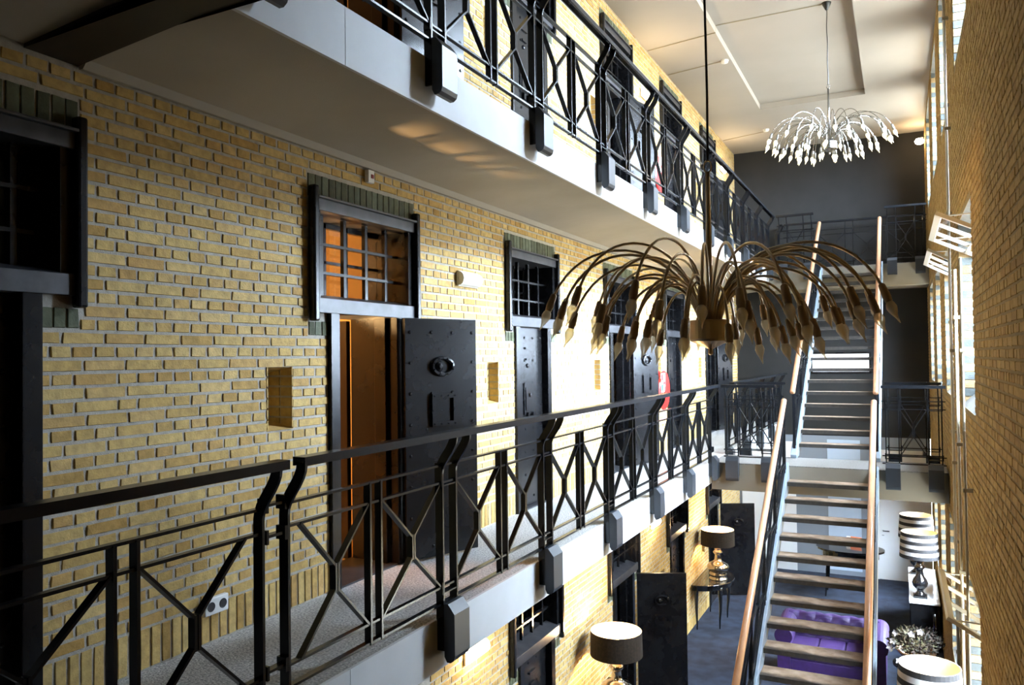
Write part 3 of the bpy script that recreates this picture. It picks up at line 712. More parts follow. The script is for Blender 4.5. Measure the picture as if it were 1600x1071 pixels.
# ------------------------------------------------------------ windows in the right wall
def make_window(n, li, w, label, tilt=0):
    z = LV[li]
    d = empty(f'window_{n}', (RX, w, z)); tag(d, label, 'window', kind='structure')
    xo = 0.40      # glazing plane, from the room face
    # sloped inner sill of grey plaster
    mb = MB(); mb.prism([(0.012,0,1.0),(xo,0,1.0),(xo,0,1.36)], (0,WW,0)); obj('sill', mb, PLASTER, d)
    mb = MB(); mb.prism([(0.012,0,2.72),(xo,0,2.72),(xo,0,2.60)], (0,WW,0)); obj('head', mb, PLASTER, d)
    # banded reveals
    r = random.Random(n)
    for far in (0, 1):
        k = 0; zz = 1.0
        while zz < 2.70:
            hgt = 0.078; y = WW if far else 0.0
            xs = 0.012 + max(0, min(1, (1.36 - zz)/0.36))*0.0
            mb = MB(); mb.box(xs, xo+0.06, min(y, y-(0.012 if far else -0.012)), max(y, y-(0.012 if far else -0.012)), zz+0.004, zz+hgt-0.004)
            obj('reveal_brick', mb, REVEALG if k % 2 else REVEAL, d); zz += hgt; k += 1
    # steel frame
    f = MB(); t = 0.035
    f.box(xo, xo+0.05, 0.012, 0.012+t, 1.36, 2.62); f.box(xo, xo+0.05, WW-0.012-t, WW-0.012, 1.36, 2.62)
    f.box(xo, xo+0.05, 0.012, WW-0.012, 1.36, 1.36+t); f.box(xo, xo+0.05, 0.012, WW-0.012, 2.62-t, 2.62)
    obj('window_frame', f, WPAINT, d)
    f = MB()
    for q in (WW/3, 2*WW/3): f = MB(); f.box(xo+0.01, xo+0.035, q-0.012, q+0.012, 1.38, 2.30); obj('glazing_bar', f, WPAINT, d)
    for q in (1.66, 1.97, 2.285): f = MB(); f.box(xo+0.01, xo+0.035, 0.03, WW-0.03, q-0.012, q+0.012); obj('glazing_bar', f, WPAINT, d)
    f = MB(); f.box(xo+0.02, xo+0.025, 0.03, WW-0.03, 1.38, 2.28); obj('pane', f, GLASS, d)
    # bottom hung hopper light tilted into the hall
    if True:
        hp = MB(); a = math.radians(tilt); H = 0.70 if tilt else 0.33; Y0, Y1 = 0.04, WW-0.04
        bx, bz = (xo-0.01 if tilt else xo+0.02), 2.29
        def P_(s_, y, off=0.0): return (bx - math.sin(a)*s_ - off*math.cos(a), y, bz + math.cos(a)*s_ - off*math.sin(a))
        def member(s0, y0, s1, y1, w_=0.05): hp.bar(P_(s0, y0), P_(s1, y1), w_, 0.03, side=(0,1,0) if abs(y1-y0) < 1e-6 else (-math.sin(a), 0, math.cos(a)))
        member(0, Y0, H, Y0); member(0, Y1, H, Y1); member(0.025, Y0, 0.025, Y1); member(H-0.025, Y0, H-0.025, Y1)
        member(0, WW/3, H, WW/3, 0.03); member(0, 2*WW/3, H, 2*WW/3, 0.03); member(H*0.5, Y0, H*0.5, Y1, 0.026)
        hob = obj('hopper_frame', hp, WPAINT, d)
        gl = MB(); gl.quad(P_(0.03, Y0), P_(H-0.03, Y0), P_(H-0.03, Y1), P_(0.03, Y1)); obj('pane', gl, GLASS, hob)
        for y in ((Y0+0.02, Y1-0.02) if tilt else ()):
            st = MB(); p = P_(H-0.05, y); st.bar(p, (xo, y, 2.60), 0.02, 0.008, side=(0,1,0)); obj('stay', st, WPAINT, d)
    return d
n = 0
rank = ('nearest', 'second', 'third', 'farthest')
for li, nm in ((1, 'middle'), (2, 'upper'), (0, 'ground')):
    for k, w in enumerate(WN):
        n += 1; make_window(n, li, w, f'{rank[k]} {nm} floor window in the right brick wall, white steel frame', tilt={(1, 0): 63, (1, 1): 60, (0, 0): 60}.get((li, k), 0))
mb = MB(); mb.box(RX+5.0, RX+5.3, -3.0, 24.0, -3.6, 1.0); mb.box(RX+4.95, RX+5.35, -3.0, 24.0, 1.0, 1.08, 1)  # added wall, blocks low sky light so the ground floor gets darker
tag(obj('added_shade_wall', mb, [BRICKR, PLASTER]), 'added wall outside the windows that dims daylight on the ground floor', 'wall', kind='structure')
# daylight comes through the window openings: portals guide the sky light
for li in range(3):
    for w in WN:
        l = bpy.data.lights.new('window_portal', 'AREA'); l.shape = 'RECTANGLE'; l.size = WW-0.03; l.size_y = 1.26
        l.cycles.is_portal = True
        o = bpy.data.objects.new('window_portal', l); COL.objects.link(o)
        o.location = (RX+0.49, w+WW/2, LV[li]+1.99); o.rotation_euler = (PI/2, 0, PI/2)
# operating rods and pipes on the right wall
def rod(label, y, x, z0, z1, r=0.012, M=PIPE, name='operating_rod'):
    mb = MB(); mb.tube([(x, y, z0), (x, y, z1)], r, 10); g = obj(name, mb, M, None, smooth=True)
    tag(g, label, 'rod')
    zz = z0 + 0.25
    while zz < z1 - 0.1:
        mb = MB(); mb.box(x-0.018, RX+0.012, y-0.018, y+0.018, zz, zz+0.03); obj('bracket', mb, PIPED, g); zz += 1.15
rod('tallest pale pipe running up the right brick wall between the first and second windows', 9.25, RX-0.035, -2.2, CEIL-0.02, 0.014)
rod('thin pale rod running beside the tall pipe on the right wall', 9.45, RX-0.03, -1.9, CEIL-0.02, 0.010)
rod('dull operating rod beside the nearest middle level window', 7.42, RX-0.05, -2.2, 2.28, 0.011, PIPED)
rod('long thin rod in front of the nearest windows on the right wall', 8.15, RX-0.05, -1.9, 2.25, 0.013)

# ------------------------------------------------------------ chandeliers
def arm_curve(r, peak, tip, n=18):
    P0, P1, P2, P3 = (0.045, -0.01), (0.06+0.10*r, peak*1.28), (r*0.80, peak*1.42), (r, tip)
    out = []
    for k in range(n):
        t = k/(n-1); a = (1-t)**3; b = 3*t*(1-t)**2; c = 3*t*t*(1-t); d = t**3
        out.append((a*P0[0]+b*P1[0]+c*P2[0]+d*P3[0], 0, a*P0[1]+b*P1[1]+c*P2[1]+d*P3[1]))
    return out
TIERS = [(0.75, 0.325, 0.13, 14), (0.66, 0.275, 0.05, 14), (0.53, 0.215, 0.01, 14), (0.36, 0.17, -0.01, 12)]
CH_ME = {}
def chandelier(label, x, y, zh, zc, metal, sock, bulb, lit):
    """zh: rim of the hub, zc: ceiling"""
    g = empty('chandelier', (x, y, zh)); tag(g, label, 'chandelier')
    mb = MB(); mb.lathe([(0.002, -0.165), (0.012, -0.16), (0.010, -0.135), (0.022, -0.13), (0.03, -0.126), (0.092, -0.098), (0.098, -0.088), (0.098, 0.0), (0.093, 0.004), (0.02, 0.006)], 32)
    obj('hub', mb, metal, g, smooth=False, bev=0)
    mb = MB(); mb.tube([(0,0,0), (0,0,0.72)], [0.017, 0.010], 12); obj('stem', mb, metal, g, smooth=True)
    mb = MB(); H = zc - zh; ring = [(0.018*math.cos(t), 0, 0.745+0.03*math.sin(t)) for t in [2*PI*i/12 for i in range(13)]]
    mb.tube(ring, 0.004, 6, caps=False); obj('hook', mb, metal, g)
    mb = MB(); mb.tube([(0.004*math.sin(k*1.3), 0.004*math.cos(k*1.7), 0.77+(H-0.80)*k/12) for k in range(13)], 0.0065 if not lit else 0.006, 6); obj('cord', mb, CORD, g)
    mb = MB(); mb.lathe([(0.012, H-0.10), (0.02, H-0.09), (0.055, H-0.02), (0.06, H)], 20); obj('ceiling_cup', mb, CORD, g, smooth=True)
    rnd = random.Random(3)
    for ti, (r, pk, tip, cnt) in enumerate(TIERS):
        for v in range(3):
            key = (lit, ti, v)
            if key in CH_ME: continue
            rr = r*(1 + (-0.08, 0.0, 0.07)[v]); C_ = arm_curve(rr, pk*(1+(-0.08, 0, 0.10)[v]), tip + (-0.03, 0, 0.035)[v])
            mb = MB(); mb.tube(C_, 0.0042 if lit else 0.0066, 7); am = mb.mesh('arm', metal, True); fixn(am)
            e = Vector(C_[-1]); dr = (e - Vector(C_[-2])).normalized(); dr = (dr + Vector((0,0,-0.35))).normalized()
            mb = MB(); mb.tube([e - dr*0.012, e - dr*0.006, e + dr*0.055, e + dr*0.06, e + dr*0.075], [0.009, 0.015, 0.019, 0.017, 0.016], 12); sm = mb.mesh('socket', sock, True); fixn(sm)
            b0 = e + dr*0.073; up = Vector((1,0,0)) * 0.5 + Vector((0,0,-0.3))
            prof = [(0.0, 0.012), (0.012, 0.019), (0.030, 0.0235), (0.048, 0.019), (0.066, 0.011), (0.080, 0.006), (0.093, 0.0035), (0.104, 0.0015)]
            pts = [b0 + dr*h + Vector((0.25,0,0.0))*max(0, h-0.06)*0.6 for h, q in prof]
            mb = MB(); mb.tube(pts, [q for h, q in prof], 12); bm_ = mb.mesh('bulb', bulb, True); fixn(bm_)
            fm = None
            if not lit:
                mb = MB(); mb.tube([b0, b0 + dr*0.03], [0.004, 0.002], 6); fm = mb.mesh('filament', SOCKW, True)
            CH_ME[key] = (am, sm, bm_, fm)
        for q in range(cnt):
            v = rnd.choice((0, 1, 2, 1)); am, sm, bm_, fm = CH_ME[(lit, ti, v)]
            a = 2*PI*(q + 0.27*ti + rnd.uniform(-0.18, 0.18))/cnt
            ao = put(am, g, (0,0,0), 'arm'); ao.rotation_euler = (0, 0, a)
            put(sm, ao, (0,0,0), 'socket'); put(bm_, ao, (0,0,0), 'bulb')
    return g
chandelier('large unlit bronze chandelier of arching arms with clear candle bulbs, near the viewer', 2.50, 3.80, 1.665, CEIL+0.10, NICKEL, SOCK, BULBG, False)
chandelier('lit silver chandelier of arching arms hanging near the dark end wall', 2.52, 11.15, 4.30, CEIL+0.10, CHROME, SOCKW, LITB, True)

# ------------------------------------------------------------ wall lamps, devices, ceiling wiring
def bulkhead(label, y, z, lit):
    g = empty('wall_light', (0.0, y, z)); tag(g, label, 'light', 'oblong bulkhead lights along the brick wall')
    mb = MB(); mb.box(0.0, 0.022, -0.17, 0.17, -0.065, 0.065); obj('housing', mb, WHITE, g, bev=0.006)
    mb = MB(); pts = [(0.022, -0.058)] + [(0.022+0.05*math.sin(t), -0.058*math.cos(t)) for t in [PI*k/8 for k in range(1, 8)]] + [(0.022, 0.058)]
    mb.prism([(x, -0.165, zz) for x, zz in pts], (0, 0.33, 0)); obj('diffuser', mb, LITW if lit else WHITE, g)
    if not lit:
        mb = MB(); mb.box(0.05, 0.068, -0.13, -0.11, 0.0, 0.02); obj('indicator', mb, STEELG, g)
        for k in range(3): mb = MB(); mb.box(0.06, 0.0745, -0.09, 0.15, -0.025+0.022*k, -0.018+0.022*k); obj('rib', mb, WPAINT, g)
bulkhead('white unlit oblong wall light between the first two middle level doors', 5.83, 2.17, False)
bulkhead('lit oblong wall light behind the near chandelier on the middle level', 11.30, 2.17, True)
bulkhead('lit wall light on the upper gallery above the open door with shining leaf', 11.15, 5.34, True)
bulkhead('lit wall light near the far end of the upper gallery', 16.75, 5.42, True)
bulkhead('lit wall light under the middle gallery, ground floor at the bottom of the picture', 5.88, -1.0, True)
bulkhead('lit wall light under the middle gallery near the second ground floor open door', 11.30, -0.96, True)
g = empty('call_point', (0, 4.45, 2.775)); tag(g, 'small white box with a dark red button above the lit open door', 'call point')
mb = MB(); mb.box(0.0, 0.035, -0.035, 0.035, -0.045, 0.045); obj('housing', mb, WHITE, g, bev=0.005)
mb = MB(); mb.box(0.035, 0.04, -0.005, 0.02, -0.012, 0.014); obj('button', mb, mat('dark_red', (0.2, 0.01, 0.01), 0.4), g)
g = empty('power_socket', (0, 3.06, 0.20)); tag(g, 'white double power socket low on the brick wall behind the railing', 'socket')
mb = MB(); mb.box(0.0, 0.03, -0.08, 0.08, -0.045, 0.045); obj('face_plate', mb, WHITE, g, bev=0.006)
for s in (-1, 1):
    mb = MB(); mb.lathe([(0.026, 0.031), (0.024, 0.033), (0.02, 0.0315)], 16, (0, s*0.04, 0), axis='x'); obj('outlet', mb, STEELG, g)
mb = MB(); mb.lathe([(0.018, -0.05), (0.05, -0.04), (0.058, -0.012), (0.06, 0)], 20, (0, 0, 0))
sd = obj('smoke_detector', mb, WHITE, None, smooth=True); sd.location = (0.955, 12.31, CEIL); tag(sd, 'white smoke detector on the ceiling at the end of a thin cable', 'detector')
sd2 = sd.copy(); COL.objects.link(sd2); sd2.location = (0.95, 16.5, CEIL); tag(sd2, 'white smoke detector on the ceiling left of the lit chandelier', 'detector')
def cable(label, pts): tag(obj('ceiling_cable', MB().tube(pts, 0.007, 6), PIPED), label, 'cable')
cable('thin cable across the ceiling to the lit chandelier cup', [(0.01, 11.36, CEIL-0.006), (1.055, 11.17, CEIL-0.006), (1.06, 11.17, CEIL+0.094), (2.46, 11.16, CEIL+0.094)])
cable('short thin cable from the brick wall to the ceiling smoke detector', [(0.01, 12.5, CEIL-0.006), (0.90, 12.32, CEIL-0.006)])
cable('thin cable on the ceiling over the far wall light', [(0.01, 16.9, CEIL-0.006), (1.0, 16.6, CEIL-0.006)])
mb = MB(); mb.lathe([(0.02, 0), (0.06, -0.01), (0.085, -0.05), (0.07, -0.10), (0.02, -0.125)], 18); g = obj('globe_lamp', mb, LITW, None, smooth=True)
g.location = (RX-0.09, 17.6, 5.78); tag(g, 'small lit globe lamp at the far end of the right wall', 'lamp')
mb = MB(); mb.tube([(0, 0, 0), (0.04, 0, 0.02), (0.095, 0, 0.02)], 0.012, 8); obj('bracket', mb, BLACK, g)
# fire hose reels
def hose(label, y, z):
    g = empty('hose_reel', (0, y, z)); tag(g, label, 'fire hose reel')
    mb = MB(); mb.lathe([(0.05, 0.02), (0.285, 0.02), (0.295, 0.03), (0.295, 0.045), (0.21, 0.05), (0.21, 0.12), (0.295, 0.125), (0.295, 0.14), (0.27, 0.15), (0.08, 0.155), (0.06, 0.17), (0.02, 0.172)], 36, axis='x'); obj('drum', mb, RED, g)
    mb = MB(); mb.box(0.0, 0.02, -0.05, 0.05, -0.2, 0.2); obj('wall_bracket', mb, RED, g)
    mb = MB(); mb.tube([(0.085+0.02*math.cos(3*t), 0.225*math.cos(t), 0.225*math.sin(t)) for t in [2*PI*i/36 for i in range(37)]], 0.018, 8); obj('hose', mb, CORD, g)
    p = MB(); p.box(0.156, 0.160, -0.24, -0.02, -0.02, 0.26); pl = obj('sign_plate', p, WHITE, g)
    s = MB(); s.box(0.160, 0.1615, -0.235, -0.14, 0.15, 0.25); obj('red_pictogram', s, RED, pl)
    s = MB(); s.box(0.160, 0.1615, -0.13, -0.03, 0.09, 0.14); obj('red_pictogram', s, RED, pl)
    s = MB(); s.box(0.160, 0.1615, -0.235, -0.13, 0.0, 0.09); obj('blue_pictogram', s, BLUE, pl)
hose('round red fire hose reel with sign beside the open door behind the chandelier, middle level', 11.52, 0.98)
hose('round red fire hose reel on the upper gallery', 11.52, 4.21)

# ------------------------------------------------------------ ground floor furniture
Z0 = -3.23
def half_console(label, y, zt):
    g = empty('console_table', (0.02, y, Z0)); tag(g, label, 'console table'); h = zt - Z0
    def half(rx, ry, x0=0.0): return [(x0 + rx*math.sin(PI*k/20), -ry*math.cos(PI*k/20)) for k in range(21)]
    mb = MB(); mb.prism([(x, yy, h-0.028) for x, yy in half(0.60, 0.66)], (0,0,0.028)); obj('tabletop', mb, LACQ, g, bev=0.005)
    mb = MB(); mb.prism([(x, yy, h-0.11) for x, yy in half(0.55, 0.60)], (0,0,0.082)); obj('apron', mb, LACQ, g)
    for (a, b, da, db) in ((0.06, -0.54, 0.0, -1), (0.06, 0.54, 0.0, 1), (0.42, -0.34, 0.7, -0.6), (0.42, 0.34, 0.7, 0.6)):
        pts = []; rr = []
        for k in range(11):
            t = k/10; zz = (h-0.06)*(1-t); o = 0.035*math.sin(t*PI*1.0) - 0.05*t + 0.10*max(0, t-0.75)**1.2*1.6
            pts.append((a+da*o, b+db*o, zz + 0.0)); rr.append(0.03*(1-t)+0.011)
        mb = MB(); mb.tube(pts, rr, 10); obj('leg', mb, LACQ, g, smooth=True)
ZT = -2.44
half_console('half-round black lacquer console with curved legs under the far brown lamp', 14.10, ZT)
half_console('half-round black lacquer console under the near brown lamp, at the bottom edge', 8.55, ZT)
def drum(mb, r0, r1, z0, z1, n=40, t=0.006):
    """open drum shade, outer + inner skin"""
    for i in range(n):
        a, b = 2*PI*i/n, 2*PI*(i+1)/n
        q = lambda r, z, t_: (r*math.cos(t_), r*math.sin(t_), z)
        mb.quad(q(r0,z0,a), q(r0,z0,b), q(r1,z1,b), q(r1,z1,a), 0); mb.quad(q(r0-t,z0,b), q(r0-t,z0,a), q(r1-t,z1,a), q(r1-t,z1,b), 1)
        mb.quad(q(r1,z1,a), q(r1,z1,b), q(r1-t,z1,b), q(r1-t,z1,a), 1); mb.quad(q(r0,z0,b), q(r0,z0,a), q(r0-t,z0,a), q(r0-t,z0,b), 0)
def brown_lamp(label, x, y, zt, power):
    g = empty('table_lamp', (x, y, zt)); tag(g, label, 'lamp')
    prof = [(0.155,0),(0.16,0.012),(0.15,0.03),(0.125,0.045),(0.15,0.07),(0.155,0.10),(0.135,0.125),(0.15,0.15),(0.185,0.19),(0.19,0.225),(0.165,0.27),(0.10,0.305),(0.062,0.33),(0.055,0.36),(0.05,0.42),(0.062,0.44),(0.085,0.47),(0.06,0.50),(0.045,0.515),(0.06,0.53),(0.058,0.55),(0.02,0.56)]
    mb = MB(); mb.lathe(prof, 36); obj('base', mb, SILVER, g, smooth=True)
    mb = MB(); mb.tube([(0,0,0.55), (0,0,0.72)], 0.008, 8); obj('stem', mb, SILVER, g)
    mb = MB(); drum(mb, 0.292, 0.286, 0.60, 0.87)
    for k in range(3):
        a = 2*PI*k/3; mb.bar((0,0,0.84), (0.285*math.cos(a), 0.285*math.sin(a), 0.84), 0.006, 0.004, side=(0,0,1), mi=1)
    obj('lamp_shade', mb, [SHADE, SHADEI], g)
    mb = MB(); mb.lathe([(0.012,0.70),(0.03,0.74),(0.032,0.765),(0.02,0.79),(0.004,0.80)], 14); obj('light_bulb', mb, FILA, g, smooth=True)
    lamp('table_lamp_glow', (x, y, zt+0.81), (1.0, 0.66, 0.32), power, 0.04)
brown_lamp('table lamp with silver baluster base and dark brown drum shade on the far console', 0.36, 14.02, ZT, 95)
brown_lamp('table lamp with silver base and brown drum shade cut by the bottom edge', 0.40, 8.42, ZT, 130)
def striped_lamp(label, x, y, zt):
    g = empty('striped_lamp', (x, y, zt)); tag(g, label, 'lamp')
    mb = MB(); mb.prism([(-0.10,-0.10,0),(0.10,-0.10,0),(0.10,0.10,0),(-0.10,0.10,0)], (0,0,0.035)); obj('plinth', mb, LACQ, g, bev=0.006)
    prof = [(0.08,0.035),(0.085,0.05),(0.06,0.075),(0.045,0.10),(0.06,0.13),(0.105,0.18),(0.118,0.235),(0.10,0.29),(0.065,0.34),(0.05,0.40),(0.05,0.44),(0.075,0.47),(0.08,0.49),(0.05,0.515),(0.045,0.56),(0.06,0.59),(0.055,0.62),(0.02,0.64)]
    mb = MB(); mb.lathe(prof, 28); obj('base', mb, LACQ, g, smooth=True)
    for k in range(7):
        z0 = 0.64 + 0.0571*k; mb = MB(); drum(mb, 0.292-0.004*k, 0.292-0.004*(k+1), z0, z0+0.0571); obj('shade_band', mb, [STRB if k % 2 == 0 else STRW, SHADEIC], g)
    mb = MB(); mb.lathe([(0.012,0.70),(0.03,0.74),(0.032,0.765),(0.02,0.79),(0.004,0.80)], 14); obj('light_bulb', mb, FILA, g, smooth=True)
    lamp('striped_lamp_glow', (x, y, zt+0.82), (1.0, 0.75, 0.42), 3, 0.04)
striped_lamp('striped drum lamp on a black baluster base, nearer of the two on the long console', 3.52, 14.25, -2.43)
striped_lamp('striped drum lamp on black base, farther of the two on the long console', 3.50, 15.75, -2.43)
striped_lamp('striped lamp cut by the bottom edge, cream lining in view', 3.50, 8.35, -2.47)
def box_console(label, x0, x1, y0, y1, zt, top):
    g = empty('long_console', ((x0+x1)/2, (y0+y1)/2, Z0)); tag(g, label, 'console table')
    mb = MB(); mb.box(x0, x1, y0, y1, zt-0.03, zt); obj('tabletop', mb, top, g, world=True)
    mb = MB(); mb.box(x0+0.02, x1-0.01, y0+0.02, y1-0.02, Z0+0.10, zt-0.03); obj('cabinet', mb, LACQ, g, world=True)
    ny = 3
    for k in range(ny):
        a = y0+0.03+(y1-y0-0.06)*k/ny; mb = MB(); mb.box(x0+0.005, x0+0.02, a+0.01, a+(y1-y0-0.06)/ny-0.01, Z0+0.13, zt-0.05); d = obj('cabinet_door', mb, LACQ, g, world=True)
    for a in (x0+0.05, x1-0.06):
        for b in (y0+0.06, y1-0.06):
            mb = MB(); mb.box(a-0.02, a+0.02, b-0.02, b+0.02, Z0, Z0+0.10); obj('leg', mb, LACQ, g, world=True)
box_console('long low black console with pale top under the two striped lamps', 3.36, 3.79, 13.95, 16.15, -2.43, PALETOP)
box_console('black console under the striped lamp at the bottom edge', 3.32, 3.78, 7.7, 9.2, -2.47, LACQ)
# flower stand and arrangement
g = empty('pedestal_table', (3.42, 11.6, Z0)); tag(g, 'small round black pedestal table carrying the dried flower bowl', 'table')
mb = MB(); mb.lathe([(0.20,0),(0.20,0.02),(0.05,0.05),(0.035,0.10),(0.035,0.55),(0.06,0.60),(0.28,0.62),(0.28,0.645)], 28); obj('pedestal', mb, LACQ, g)
g = empty('flower_arrangement', (3.42, 11.6, Z0+0.645)); tag(g, 'dried flower arrangement with pale blossoms in a copper bowl, lower right', 'plant')
mb = MB(); mb.lathe([(0.07,0),(0.08,0.01),(0.13,0.06),(0.20,0.13),(0.245,0.19),(0.238,0.19),(0.19,0.135),(0.10,0.07)], 28); obj('bowl', mb, COPPERB, g, smooth=True)
rnd = random.Random(12)
for nm, M, cnt, cx, cy, rad in (('foliage', LEAFM, 420, -0.06, -0.02, 0.30), ('dark_foliage', LEAFD, 420, 0.05, 0.02, 0.30)):
    mb = MB()
    for k in range(cnt):
        u = rnd.random()*2*PI; ph = rnd.uniform(0.0, 1.25); d = Vector((math.cos(u)*math.sin(ph+0.3), math.sin(u)*math.sin(ph+0.3), math.cos(ph+0.3)+0.15)).normalized()
        b = Vector((cx, cy, 0.17)); R_ = rad*rnd.uniform(0.45, 1.05); p = b + d*R_; s = rnd.uniform(0.02, 0.045)
        a = d.orthogonal().normalized(); a.rotate(Matrix.Rotation(rnd.random()*6.28, 3, d)); w_ = d.cross(a)
        tip = p + (d*0.6 + a*0.8)*s*1.6
        mb.quad(p - w_*s*0.15, p + a*s*0.6 - w_*s*0.5, tip, p + a*s*0.6 + w_*s*0.5)
        if k % 12 == 0: mb.tube([b, p], 0.003, 4)
    obj(nm, mb, M, g, kind='stuff')
for k, (dx, dy, dz) in enumerate(((-0.27,-0.10,0.30),(-0.31,-0.05,0.20),(-0.24,0.06,0.36),(-0.05,-0.16,0.44),(0.05,-0.12,0.47),(-0.20,-0.18,0.08))):
    mb = MB(); c = Vector((dx, dy, dz))
    for q in range(5):
        t = 2*PI*q/5 + k; ax = Vector((math.cos(t), -0.5, math.sin(t))).normalized(); sd_ = Vector((-math.sin(t), 0, math.cos(t)))
        mb.quad(c, c + ax*0.03 - sd_*0.018, c + ax*0.055, c + ax*0.03 + sd_*0.018)
    mb.tube([(dx*0.4, dy*0.4, 0.16), (dx, dy, dz)], 0.003, 5); obj('blossom', mb, PETAL, g)
# iron scroll ornament by the window
g = empty('iron_scroll', (3.66, 12.3, Z0)); tag(g, 'black iron scroll ornament beside the dried flowers by the right wall', 'ornament')
mb = MB(); mb.tube([(0, 0.09*math.cos(t)*(1-0.03*t), 1.02+0.09*math.sin(t)*(1-0.03*t)) for t in [i*0.35 for i in range(20)]], 0.014, 8); obj('ring', mb, IRON, g)
mb = MB(); mb.lathe([(0.12,0),(0.12,0.015),(0.02,0.03),(0.016,0.9),(0.02,0.93)], 16); obj('stand', mb, IRON, g)
# purple chesterfield
def sofa(label, x0, x1, yb, back=0.78):
    """back at y = yb, seat in front (towards the viewer)"""
    g = empty('sofa', ((x0+x1)/2, yb-0.4, Z0)); tag(g, label, 'sofa')
    L = x1-x0
    mb = MB(); mb.box(x0+0.12, x1-0.12, yb-0.82, yb-0.10, Z0+0.12, Z0+0.30); obj('frame', mb, PURPLE, g, bev=0.02, world=True)
    ns = 3; w = (L-0.36)/ns
    for k in range(ns):
        mb = MB(); mb.box(x0+0.18+w*k+0.004, x0+0.18+w*(k+1)-0.004, yb-0.84, yb-0.20, Z0+0.30, Z0+0.45); obj('seat_cushion', mb, PURPLE, g, bev=0.03, world=True)
    # rolled, tufted back
    nx, nt = 60, 22; vs = []; fs = []
    for i in range(nx+1):
        x = x0+0.10+(L-0.20)*i/nx
        for j in range(nt+1):
            t = j/nt
            if t < 0.5: y = yb-0.20; z = 0.40+(back-0.52)*(t/0.5)*1.0
            else:
                a = PI*1.2*(t-0.5)/0.5; y = yb-0.10-0.10*math.cos(a); z = back-0.12+0.12*math.sin(a)
            px = (x-x0)/0.24*PI; tuft = 0.022*abs(math.sin(px + (PI/2 if int(t*7) % 2 else 0)))*(0.4+0.6*abs(math.sin(t*7*PI)))
            vs.append((x, y-tuft*(1 if t < 0.7 else -0.2), Z0+z+(tuft if t > 0.55 else 0)))
    for i in range(nx):
        for j in range(nt): a = i*(nt+1)+j; fs.append((a, a+nt+1, a+nt+2, a+1))
    mb = MB(); mb.add(vs, fs); mb.box(x0+0.10, x1-0.10, yb-0.19, yb-0.02, Z0+0.12, Z0+back-0.10); obj('backrest', mb, PURPLE, g, smooth=False, world=True)
    for s, x in ((-1, x0+0.10), (1, x1-0.10)):
        mb = MB(); mb.box(x-0.09, x+0.09, yb-0.84, yb-0.02, Z0+0.12, Z0+0.62); mb.tube([(x, yb-0.86, Z0+0.62), (x, yb-0.02, Z0+0.66)], 0.125, 20); obj('armrest', mb, PURPLE, g, world=True)
        for yy in (yb-0.78, yb-0.08):
            mb = MB(); mb.lathe([(0.02,0),(0.035,0.03),(0.04,0.09),(0.03,0.12)], 12, (x, yy, Z0)); obj('leg', mb, LACQ, g, world=True)
    mb = MB()
    for k in range(5):
        for zz in (0.50, 0.58): mb.lathe([(0.014,0),(0.012,0.006),(0.004,0.009)], 8, (x0+0.3+0.24*k+(0.12 if zz > 0.55 else 0), yb-0.225, Z0+zz))
    obj('button', mb, SILVER, g, kind='stuff', world=True)
sofa('purple tufted velvet sofa with rolled back seen through the stair treads', 1.60, 3.06, 12.9)
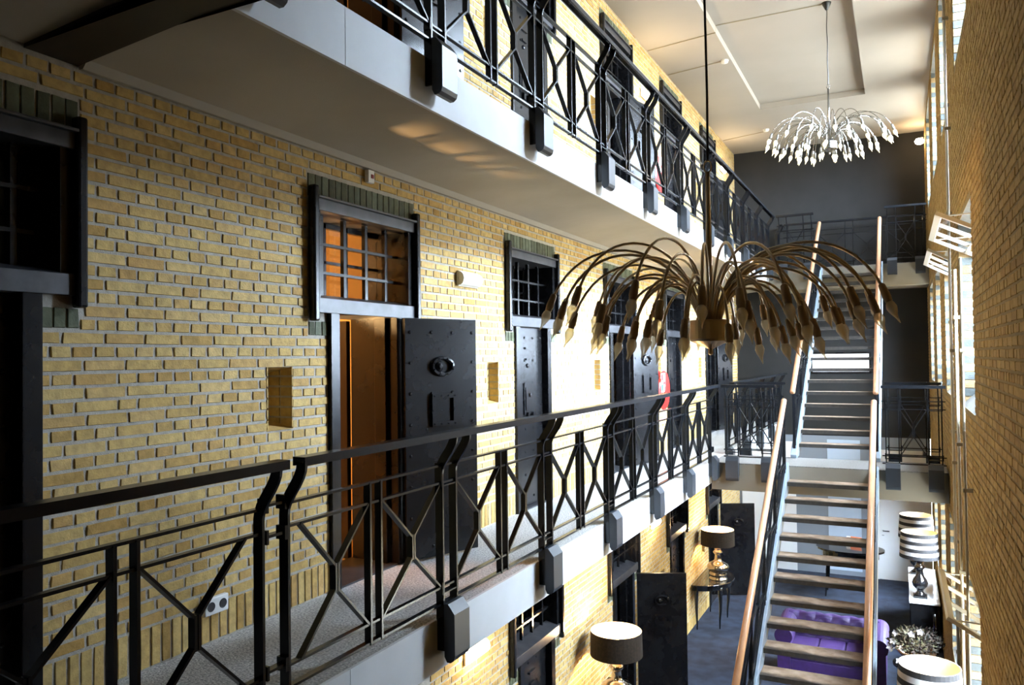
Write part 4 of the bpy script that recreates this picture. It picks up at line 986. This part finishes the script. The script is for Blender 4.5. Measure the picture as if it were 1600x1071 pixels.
# dark table with leaflets, by the back wall
g = empty('reception_table', (2.35, 16.7, Z0)); tag(g, 'dark round-cornered table behind the stairs with a leaflet on it', 'table')
mb = MB(); n_ = 32; mb.prism([(0.62*math.cos(2*PI*i/n_), 0.45*math.sin(2*PI*i/n_), 0.90) for i in range(n_)], (0,0,0.035)); obj('tabletop', mb, LACQ, g)
mb = MB(); mb.prism([(0.52*math.cos(2*PI*i/n_), 0.36*math.sin(2*PI*i/n_), 0.76) for i in range(n_)], (0,0,0.14)); obj('apron', mb, LACQ, g)
for a, b in ((-0.40,-0.2),(0.40,-0.2),(-0.40,0.2),(0.40,0.2)):
    mb = MB(); mb.tube([(a, b, 0.80), (a*1.03, b*1.03, 0.35), (a*1.1, b*1.1, 0.0)], [0.03, 0.022, 0.014], 8); obj('leg', mb, LACQ, g)
g = empty('leaflet', (2.41, 17.0, Z0+0.936)); g.rotation_euler = (0, 0, -0.25); tag(g, 'orange and white leaflet standing on the dark table behind the stairs', 'leaflet')
mb = MB(); mb.prism([(-0.12,0.0,0),(0.12,0.0,0),(0.12,0.09,0.13),(-0.12,0.09,0.13)], (0,0.008,0.0)); obj('cover', mb, ORANGE, g)
mb = MB(); mb.prism([(-0.17,0.0,0),(-0.09,0.0,0),(-0.09,0.09,0.13),(-0.17,0.09,0.13)], (0,-0.004,0.0)); obj('white_edge', mb, WHITE, g)
# white door in the back wall
d = empty('door_16', (3.25, YB-0.02, Z0)); tag(d, 'white flush door with lever handle in the ground floor end wall', 'door', kind='structure')
mb = MB(); mb.box(-0.42, 0.42, -0.015, 0.015, 0.005, 2.60); obj('door_leaf', mb, DOORW, d)
mb = MB(); mb.box(-0.50, -0.42, -0.02, 0.02, 0, 2.68); mb.box(0.42, 0.56, -0.02, 0.02, 0, 2.68); mb.box(-0.50, 0.56, -0.02, 0.02, 2.60, 2.70); obj('door_frame', mb, DOORW, d)
mb = MB(); mb.tube([(-0.34,-0.015,1.02), (-0.34,-0.06,1.02), (-0.22,-0.06,1.02)], 0.011, 8); mb.lathe([(0.025,0),(0.024,0.006),(0.01,0.007)], 12, (-0.34,-0.016,0.92)); obj('door_handle', mb, STEELG, d)

# small bright window in the end wall, seen between the treads of the upper flight
d = empty('window_13', (2.15, YB, 1.30)); tag(d, 'low bright window in the dark end wall, glimpsed between the upper treads', 'window', kind='structure')
mb = MB(); mb.box(-0.56, 0.56, -0.012, -0.004, -0.19, 0.19); obj('pane', mb, mat('daylit_frosted_pane', (0.9, 0.9, 0.9), 0.5, emit=((1.0, 0.97, 0.92), 1.0)), d)
for a, b, c, e in ((-0.60, 0.60, 0.19, 0.23), (-0.60, 0.60, -0.23, -0.19), (-0.60, -0.56, -0.19, 0.19), (0.56, 0.60, -0.19, 0.19)):
    mb = MB(); mb.box(a, b, -0.03, -0.001, c, e); obj('window_frame', mb, BLACK, d)
